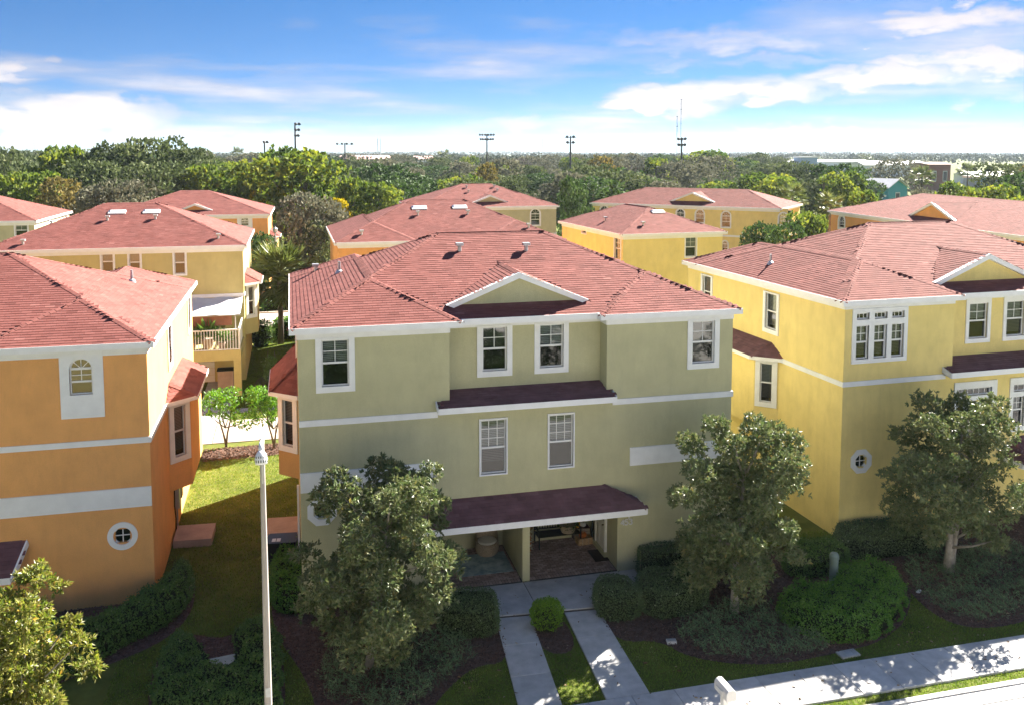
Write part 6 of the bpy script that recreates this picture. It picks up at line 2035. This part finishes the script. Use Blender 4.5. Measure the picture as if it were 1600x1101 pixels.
# ------------------------------------------------------------------ utilities on the lawns
def pad(label, pts, h=.28):
    MBp = MB().prism([(q[0], q[1]) for q in pts], -.05, h)
    o = MBp.build('concrete_pad', M['pad'], None); tag(o, label, 'pad', 'raised concrete pads')
    return o
pad('raised concrete pad on the lawn beside the orange house', [(-4.38, 33.3), (-3.05, 33.2), (-3.0, 34.6), (-4.38, 34.7)])
pad('raised pinkish concrete pad beside the left wall of the green house', [(-1.1, 33.1), (.08, 33.0), (.08, 34.5), (-1.1, 34.6)])
wb = empty('utility_cabinet', (-.52, 31.2, 0), R(-6), 'black utility cabinet with pale label beside the green house', 'cabinet')
m = MB()
m.prism([(-.45, -.38), (.45, -.38), (.5, 0), (.42, .36), (-.42, .36), (-.5, 0)], 0, .82); m.build('cabinet', mat('black_plastic', (.018, .018, .02), .4, .2), wb)
m = MB(); m.prism([(-.5, -.43), (.5, -.43), (.55, 0), (.46, .41), (-.46, .41), (-.55, 0)], .823, .9); m.build('lid', mat('black_lid', (.022, .022, .024), .35, .2), wb)
m = MB()
for x in (-.32, -.16): m.box(x, x + .13, -.3, -.05, .903, .91)
m.build('label_plate', M['roof_white'], wb)
ub = empty('utility_box', (*gp(345, 1046, .1)[:2], 0), R(8), 'pale green utility box lid in the notch of the low hedge', 'utility box')
M['utility'] = mat('pale_green_plastic', (.30, .36, .31), .5, .12, 4)
m = MB(); m.box(-.40, .40, -.30, .30, 0, .22); m.build('body', M['utility'], ub)
m = MB(); m.add([(-.46, -.36, .223), (.46, -.36, .223), (.46, .36, .223), (-.46, .36, .223), (-.42, -.32, .29), (.42, -.32, .29), (.42, .32, .31), (-.42, .32, .31)], [(0, 1, 5, 4), (1, 2, 6, 5), (2, 3, 7, 6), (3, 0, 4, 7), (4, 5, 6, 7)]); m.build('lid', M['utility'], ub)
c = gp(1302, 916)
up = empty('utility_post', (c[0], c[1], 0), 0, 'grey green round utility post rising out of the hedges', 'utility post')
MB().lathe([(.14, 0), (.14, .95), (.155, .96), (.155, 1.08), (.11, 1.16), (0, 1.18)], 14).build('post', mat('grey_green', (.18, .24, .22), .5, .1), up)
c = gp(1325, 1022)
mc = empty('meter_cover', (c[0], c[1], 0), R(3), 'pale concrete meter cover set in the grass beside the sidewalk', 'meter cover')
MB().box(-.3, .3, -.16, .16, 0, .05).build('cover', M['concrete'], mc)
MB().box(-.12, .12, -.07, .07, .051, .058).build('lid', M['metal'], mc)
c = gp(1049, 1004)
vb = empty('valve_box', (c[0], c[1], 0), R(-10), 'small grey valve box at the edge of the mulch, right of the right path', 'valve box')
MB().box(-.14, .14, -.09, .09, 0, .09).build('box', M['roof_white'], vb)
MB().box(-.12, .12, -.07, .07, .091, .105).build('lid', M['metal'], vb)
c = gp(1436, 925)
dl = empty('downspout_block', (c[0], c[1], 0), R(25), 'small white scrap lying in the mulch left of the right magnolia', 'scrap')
m = MB(); m.add([(-.13, -.05, .03), (.1, -.07, .03), (.14, .06, .04), (-.1, .07, .03), (-.05, 0, .12), (.06, 0, .1)], [(0, 1, 5, 4), (1, 2, 5), (2, 3, 4, 5), (3, 0, 4), (3, 2, 1, 0)]); m.build('scrap', M['vinyl'], dl)
dl.name = 'paper_scrap'
# downspouts and meters on the side walls
def downspout(root, x, y, z1, side):
    m = MB(); m.tube([(x + side * .06, y, .1), (x + side * .06, y, z1)], .04, 6); m.build('downspout', M['fascia'], root)
downspout(G, 0, 3.2, 2.9, -1)
for (y, z0, z1) in ((5.6, .9, 1.7), (6.4, 1.0, 1.6)):
    MB().box(14.6, 14.75, y - .2, y + .2, z0, z1).build('meter', M['metal'], O1)
m = MB(); m.tube([(14.64, 5.6, .0), (14.64, 5.6, .9)], .03, 6); m.build('conduit', M['metal'], O1)
m = MB(); m.tube([(14.64, 5.0, 1.95), (14.64, 4.9, 1.2), (14.66, 5.0, .7), (14.64, 5.1, .1)], .022, 6); m.build('cable', M['core'], O1)

# ------------------------------------------------------------------ street lamp, mailbox
M['lamp_pole'] = mat('pale_concrete_pole', (.36, .325, .30), .8, .10, 6, .15, 60, stretch=(1, 1, .3))
LP = empty('street_lamp', (-.69, 19.22, 0), 0, 'tall pale concrete street lamp with a white ribbed lamp head at the front lawn', 'street lamp')
zt_ = 8.25
MB().tube([(0, 0, -.2), (0, 0, zt_)], [.098, .05], 8).build('pole', M['lamp_pole'], LP)
m = MB(); m.tube([(0, 0, zt_ - .12), (0, -.02, zt_ + .02), (0, -.16, zt_ + .06), (0, -.38, zt_ + .03), (.0, -.58, zt_ - .06)], [.05, .045, .04, .045, .055], 8); m.build('arm', M['fascia'], LP, True)
ls_ = MB().lathe([(0, .17), (.05, .165), (.085, .13), (.115, .07), (.13, .0), (.128, -.08), (.115, -.11), (.105, -.1), (.08, -.05), (0, -.02)], 16).build('lamp_shade', M['vinyl'], LP, True)
ls_.location = (0, -.62, zt_ - .22); ls_.rotation_euler = (R(-14), 0, 0)
for k in range(9):
    a = R(180 + k * 22.5)
    m = MB(); m.add([(math.cos(a - .06) * .122, math.sin(a - .06) * .122, .06), (math.cos(a + .06) * .122, math.sin(a + .06) * .122, .06), (math.cos(a + .075) * .134, math.sin(a + .075) * .134, -.07), (math.cos(a - .075) * .134, math.sin(a - .075) * .134, -.07)], [(0, 3, 2, 1)])
    o = m.build('slot', M['core'], ls_)
MB().lathe([(0, -.13), (.07, -.12), (.09, -.07), (0, -.05)], 12).build('lens', M['lampglass'], ls_)
MB().box(-.018, .018, -.066, -.056, zt_ - .95, zt_ - .55).build('plate', M['metal'], LP)
MB().box(-.05, .05, -.095, -.084, 2.55, 2.75).build('access_cover', M['metal'], LP)
c = gy(1131, 1084, 19.35)
MBX = empty('mailbox', (c[0], 19.3, 0), R(2), 'white rounded mailbox on a post between sidewalk and kerb', 'mailbox')
M['mail'] = mat('white_plastic', (.74, .71, .68), .35, .05, 5)
m = MB()
hw_, n = .13, 10
loop = [(-hw_, 0), (hw_, 0), (hw_, .16)] + [(hw_ * math.cos(math.pi * k / n), .16 + .12 * math.sin(math.pi * k / n)) for k in range(1, n)] + [(-hw_, .16)]
N_ = len(loop)
m.add([(x, -.3, z + .84) for x, z in loop] + [(x, .3, z + .84) for x, z in loop], [tuple(range(N_)), tuple(range(N_, 2 * N_))[::-1]] + [(i, N_ + i, N_ + (i + 1) % N_, (i + 1) % N_) for i in range(N_)])
m.build('box', M['mail'], MBX)
m = MB(); m.add([(x * 1.06, -.33, z * 1.03 + .835) for x, z in loop] + [(x * 1.06, -.301, z * 1.03 + .835) for x, z in loop], [tuple(range(N_)), tuple(range(N_, 2 * N_))[::-1]] + [(i, N_ + i, N_ + (i + 1) % N_, (i + 1) % N_) for i in range(N_)])
m.build('door', M['mail'], MBX)
MB().box(-.075, .075, -.08, .08, 0, .837).build('post', M['mail'], MBX)
m = MB(); m.box(-.16, -.135, -.1, .16, .94, 1.0); m.box(-.16, -.135, -.16, -.1, .88, 1.02); m.build('flag', M['mail'], MBX)

# ------------------------------------------------------------------ things on the porches
ZF = .146
def W_(x, y): return (G.location.x + x, G.location.y + y, ZF)
M['black'] = mat('black_metal', (.022, .024, .024), .45, .15, metal=.4)
M['straw'] = mat('straw', (.42, .27, .14), .95, .35, 14, .8, 50)
M['pumpkin'] = mat('pumpkin_skin', (.62, .17, .03), .45, .12, 5)
M['wicker'] = mat('wicker', (.38, .30, .21), .85, .35, 30, .6, 60)
M['cushion'] = mat('cushion_cloth', (.7, .67, .6), .95, .05, 6)
be = empty('bench', W_(9.05, 2.42), 0, 'black slatted metal bench against the back wall of the right porch', 'bench')
Lb = .78
for sx in (-1, 1):
    m = MB()
    x = sx * Lb
    m.bar((x, -.32, 0), (x, -.3, .62), .045); m.bar((x, .3, 0), (x, .36, .98), .045); m.bar((x, -.3, .62), (x, .33, .66), .05, .035); m.bar((x, -.31, .42), (x, .31, .4), .035)
    m.build('end_frame', M['black'], be)
for k in range(5):
    m = MB(); m.box(-Lb, Lb, -.28 + k * .115, -.28 + k * .115 + .09, .415, .44); m.build('seat_slat', M['black'], be)
m = MB(); m.bar((-Lb, .315, .5), (Lb, .315, .5), .03); m.bar((-Lb, .36, .97), (Lb, .36, .97), .04); m.build('back_rail', M['black'], be)
for k in range(15):
    x = -Lb + .1 + k * (2 * Lb - .2) / 14
    m = MB(); m.bar((x, .315, .5), (x, .358, .97), .028, .012); m.build('back_slat', M['black'], be)
def basket(label, loc, s, seed):
    r = np.random.default_rng(seed)
    root = empty('flower_basket', loc, 0, label, 'basket')
    m = MB(); m.lathe([(0, 0), (.2 * s, 0), (.27 * s, .25 * s), (.29 * s, .26 * s), (.24 * s, .25 * s), (0, .22 * s)], 18)
    for k in range(5): m.lathe([(.205 * s + .015 * k * s, .03 * s + .05 * k * s), (.225 * s + .015 * k * s, .045 * s + .05 * k * s), (.212 * s + .015 * k * s, .06 * s + .05 * k * s)], 18)
    m.build('basket', M['wicker'], root)
    P = rand_dirs(r, 220, .7) * np.array([.27, .27, .2]) * s + np.array([0, 0, .26 * s]); D = unit(P - np.array([0, 0, .15 * s]) + r.normal(0, .06, P.shape))
    V, F = leaves(P, D, .12 * s, .06 * s, r)
    np_obj('leaves', np_mesh('leaves', V, F, M['deep'], np.full(440, .3)), root)
    for k in range(9):
        a = r.uniform(0, 6.28); q = r.uniform(.05, .22) * s
        mm = mat('petal', ((.62, .42, .46) if k % 3 else (.5, .3, .1)), .7, .2)
        f = MB()
        for w in range(8):
            b_ = w * math.pi / 4
            f.add([(0, 0, 0), (.05 * s * math.cos(b_ - .3), .05 * s * math.sin(b_ - .3), .02), (.085 * s * math.cos(b_), .085 * s * math.sin(b_), .0), (.05 * s * math.cos(b_ + .3), .05 * s * math.sin(b_ + .3), .02)], [(0, 1, 2, 3)])
        f.lathe([(.025 * s, .0), (.015 * s, .03), (0, .035)], 8)
        fo = f.build('flower', mm, root); fo.location = (q * math.cos(a), q * math.sin(a) - .06 * s, (.46 - .3 * q) * s)
basket('flower basket with pale blooms standing on the right half of the bench', (G.location.x + 9.42, G.location.y + 2.38, ZF + .442), 1.15, 3)
def pumpkin(label, loc, r_, m):
    root = empty('pumpkin', loc, 0, label, 'pumpkin')
    p = MB(); n = 24; prof = [(0, .02), (.5, 0), (.85, .22), (1, .6), (.85, .98), (.5, 1.18), (.12, 1.1), (0, 1.08)]
    vs, fs = [], []
    for q, z in prof:
        for k in range(n):
            a = 2 * math.pi * k / n; rr = q * (1 - .09 * (k % 3 == 0))
            vs.append((r_ * rr * math.cos(a), r_ * rr * math.sin(a), r_ * z * 1.0))
    for i in range(len(prof) - 1):
        for k in range(n): fs.append((i * n + k, i * n + (k + 1) % n, (i + 1) * n + (k + 1) % n, (i + 1) * n + k))
    p.add(vs, fs); p.build('fruit', m, root, True)
    MB().tube([(0, 0, r_ * 1.05), (.02, 0, r_ * 1.3), (.06, 0, r_ * 1.42)], [r_ * .14, r_ * .1, r_ * .1], 7).build('stem', M['straw'], root)
hx, hy = 10.0, 2.25
hb = empty('hay_bale', W_(hx, hy), R(4), 'small straw bale on the brick floor beside the bench', 'hay bale')
m = MB(); r = np.random.default_rng(4)
m.box(-.27, .27, -.16, .16, 0, .24); m.build('straw', M['straw'], hb)
for x in (-.12, .12):
    m = MB(); m.box(x - .012, x + .012, -.168, .168, -.001, .248); m.build('twine', M['wicker'], hb)
pumpkin('orange pumpkin on top of the straw bale', (G.location.x + hx - .05, G.location.y + hy, ZF + .242), .15, M['pumpkin'])
pumpkin('small white pumpkin behind the straw bale', (G.location.x + hx + .1, G.location.y + hy + .42, ZF + .45), .12, M['vinyl'])
cr = empty('crate', W_(hx + .02, hy + .42), 0, 'dark wooden crate behind the straw bale, carrying autumn ornaments', 'crate')
for k in range(4):
    m = MB(); m.box(-.3, .3, -.18, -.165, k * .11, k * .11 + .095); m.build('plank', M['wicker'], cr)
m = MB(); m.box(-.29, .29, -.16, .18, 0, .448); m.build('body', mat('dark_wood', (.07, .035, .028), .8, .3, 8), cr)
fg = empty('scarecrow_ornament', (G.location.x + hx - .1, G.location.y + hy + .44, ZF + .45), 0, 'yellow scarecrow ornament with a black hat on the crate', 'ornament')
m = MB(); m.lathe([(0, 0), (.1, 0), (.085, .16), (.05, .3), (0, .31)], 12); m.build('body', mat('yellow_cloth', (.65, .34, .03), .8, .1), fg)
m = MB(); m.lathe([(0, .29), (.06, .31), (.07, .37), (.05, .43), (0, .45)], 12); m.build('head', M['cushion'], fg)
m = MB(); m.lathe([(.13, .42), (.135, .435), (.065, .44), (.055, .56), (0, .57)], 12); m.build('hat', M['black'], fg)
def leafy(label, name, loc, h, seed, cols, n=160, w=.25):
    r = np.random.default_rng(seed)
    root = empty(name, loc, 0, label, 'decoration', 'autumn decorations on the right porch')
    for i, cc in enumerate(cols):
        P = np.column_stack([r.normal(0, w * .5, n), r.normal(0, w * .35, n), r.uniform(.02, h, n)]); D = rand_dirs(r, n, .4)
        V, F = leaves(P, D, .14, .07, r)
        np_obj('leaves', np_mesh('leaves', V, F, tone_mat('autumn_leaf', [(0, tuple(c * .6 for c in cc)), (1, cc)], .7, .1), r.uniform(0, 1, 2 * n)), root)
    m = MB(); m.tube([(0, 0, 0), (.02, 0, h)], [.04, .02], 6); m.build('stalk', M['straw'], root)
leafy('sheaf of dried corn stalks left of the bench', 'corn_sheaf', W_(7.8, 2.3), 1.1, 5, ((.5, .36, .2), (.36, .22, .1)))
leafy('autumn leaf spray standing by the dividing wall', 'leaf_spray', W_(7.62, 1.9), .6, 6, ((.5, .26, .06), (.5, .1, .05), (.55, .5, .4)), 70)
leafy('dark red leaf wreath hanging behind the crate', 'leaf_wreath', (G.location.x + 9.98, G.location.y + 2.78, ZF + .75), .5, 7, ((.3, .05, .04), (.35, .16, .04)), 80)
um = empty('umbrella', W_(10.32, 2.28), 0, 'closed black umbrella leaning in the corner beside the front door', 'umbrella')
m = MB(); m.tube([(0, 0, 0), (.0, .0, .1), (.01, 0, .5), (.02, 0, .85), (.025, 0, 1.0)], [.01, .035, .06, .03, .012], 8); m.build('canopy', M['black'], um)
m = MB(); m.tube([(.025, 0, 1.0), (.03, 0, 1.1), (.07, 0, 1.14)], .014, 6); m.build('handle', M['wicker'], um)
mt = gp(935, 867, ZF)
dm = empty('doormat', (mt[0], mt[1], ZF), 0, 'dark brown doormat on the bricks below the front door', 'doormat')
MB().box(-.26, .26, -.45, .45, 0, .015).build('mat', mat('coir', (.035, .025, .022), .95, .3, 40, .8, 80), dm)
# left porch: rug, barrel chair
M['rug'] = mat('blue_rug', (.16, .28, .31), .95, .3, 2.5, .4, 40, col2=(.46, .54, .54))
rg = empty('rug', W_(6.05, 1.5), 0, 'blue green patterned rug on the floor of the left porch', 'rug')
MB().box(-.95, .95, -.75, .8, 0, .012).build('mat', M['rug'], rg)
ch = empty('barrel_chair', (G.location.x + 6.4, G.location.y + 2.3, ZF + .013), R(8), 'round wicker barrel chair with a pale seat cushion on the rug', 'chair')
m = MB()
m.lathe([(0, 0), (.34, 0), (.40, .12), (.41, .28), (.38, .42), (0, .40)], 22)
for k in range(8): m.lathe([(.36 + .05 * min(1, k / 3), .03 + k * .045), (.385 + .04 * min(1, k / 3), .05 + k * .045), (.36 + .05 * min(1, k / 3), .07 + k * .045)], 22)
m.build('base', M['wicker'], ch)
m = MB(); nn = 14
for j in range(8):
    z0, z1 = .40 + j * .085, .40 + (j + 1) * .085
    hw0 = R(100) * (1 - (j / 8) ** 2.2); hw1 = R(100) * (1 - ((j + 1) / 8) ** 2.2)
    for i in range(nn):
        t0, t1 = -1 + 2 * i / nn, -1 + 2 * (i + 1) / nn
        def q(t, hw2, z, rr): return (rr * math.sin(t * hw2), rr * math.cos(t * hw2), z)
        for rr, fl in ((.41, 0), (.37, 1)):
            f = [q(t0, hw0, z0, rr), q(t1, hw0, z0, rr), q(t1, hw1, z1, rr), q(t0, hw1, z1, rr)]
            m.poly(f if fl else f[::-1])
m.build('backrest', M['wicker'], ch)
MB().lathe([(0, .40), (.32, .41), (.35, .45), (.32, .49), (0, .5)], 20).build('cushion', M['cushion'], ch)

# ------------------------------------------------------------------ air
M['haze'] = bpy.data.materials.new('haze'); M['haze'].use_nodes = True
nt = M['haze'].node_tree; nt.nodes.clear()
vo = nt.nodes.new('ShaderNodeVolumePrincipled'); vo.inputs['Color'].default_value = (.72, .85, 1.0, 1); vo.inputs['Density'].default_value = .00009; vo.inputs['Anisotropy'].default_value = 0.2
nt.links.new(vo.outputs[0], nt.nodes.new('ShaderNodeOutputMaterial').inputs['Volume'])
MB().box(-4600, 4600, -700, 5300, -1.2, 90).build('haze', M['haze'], None, kind='stuff', label='thin haze over the neighbourhood')
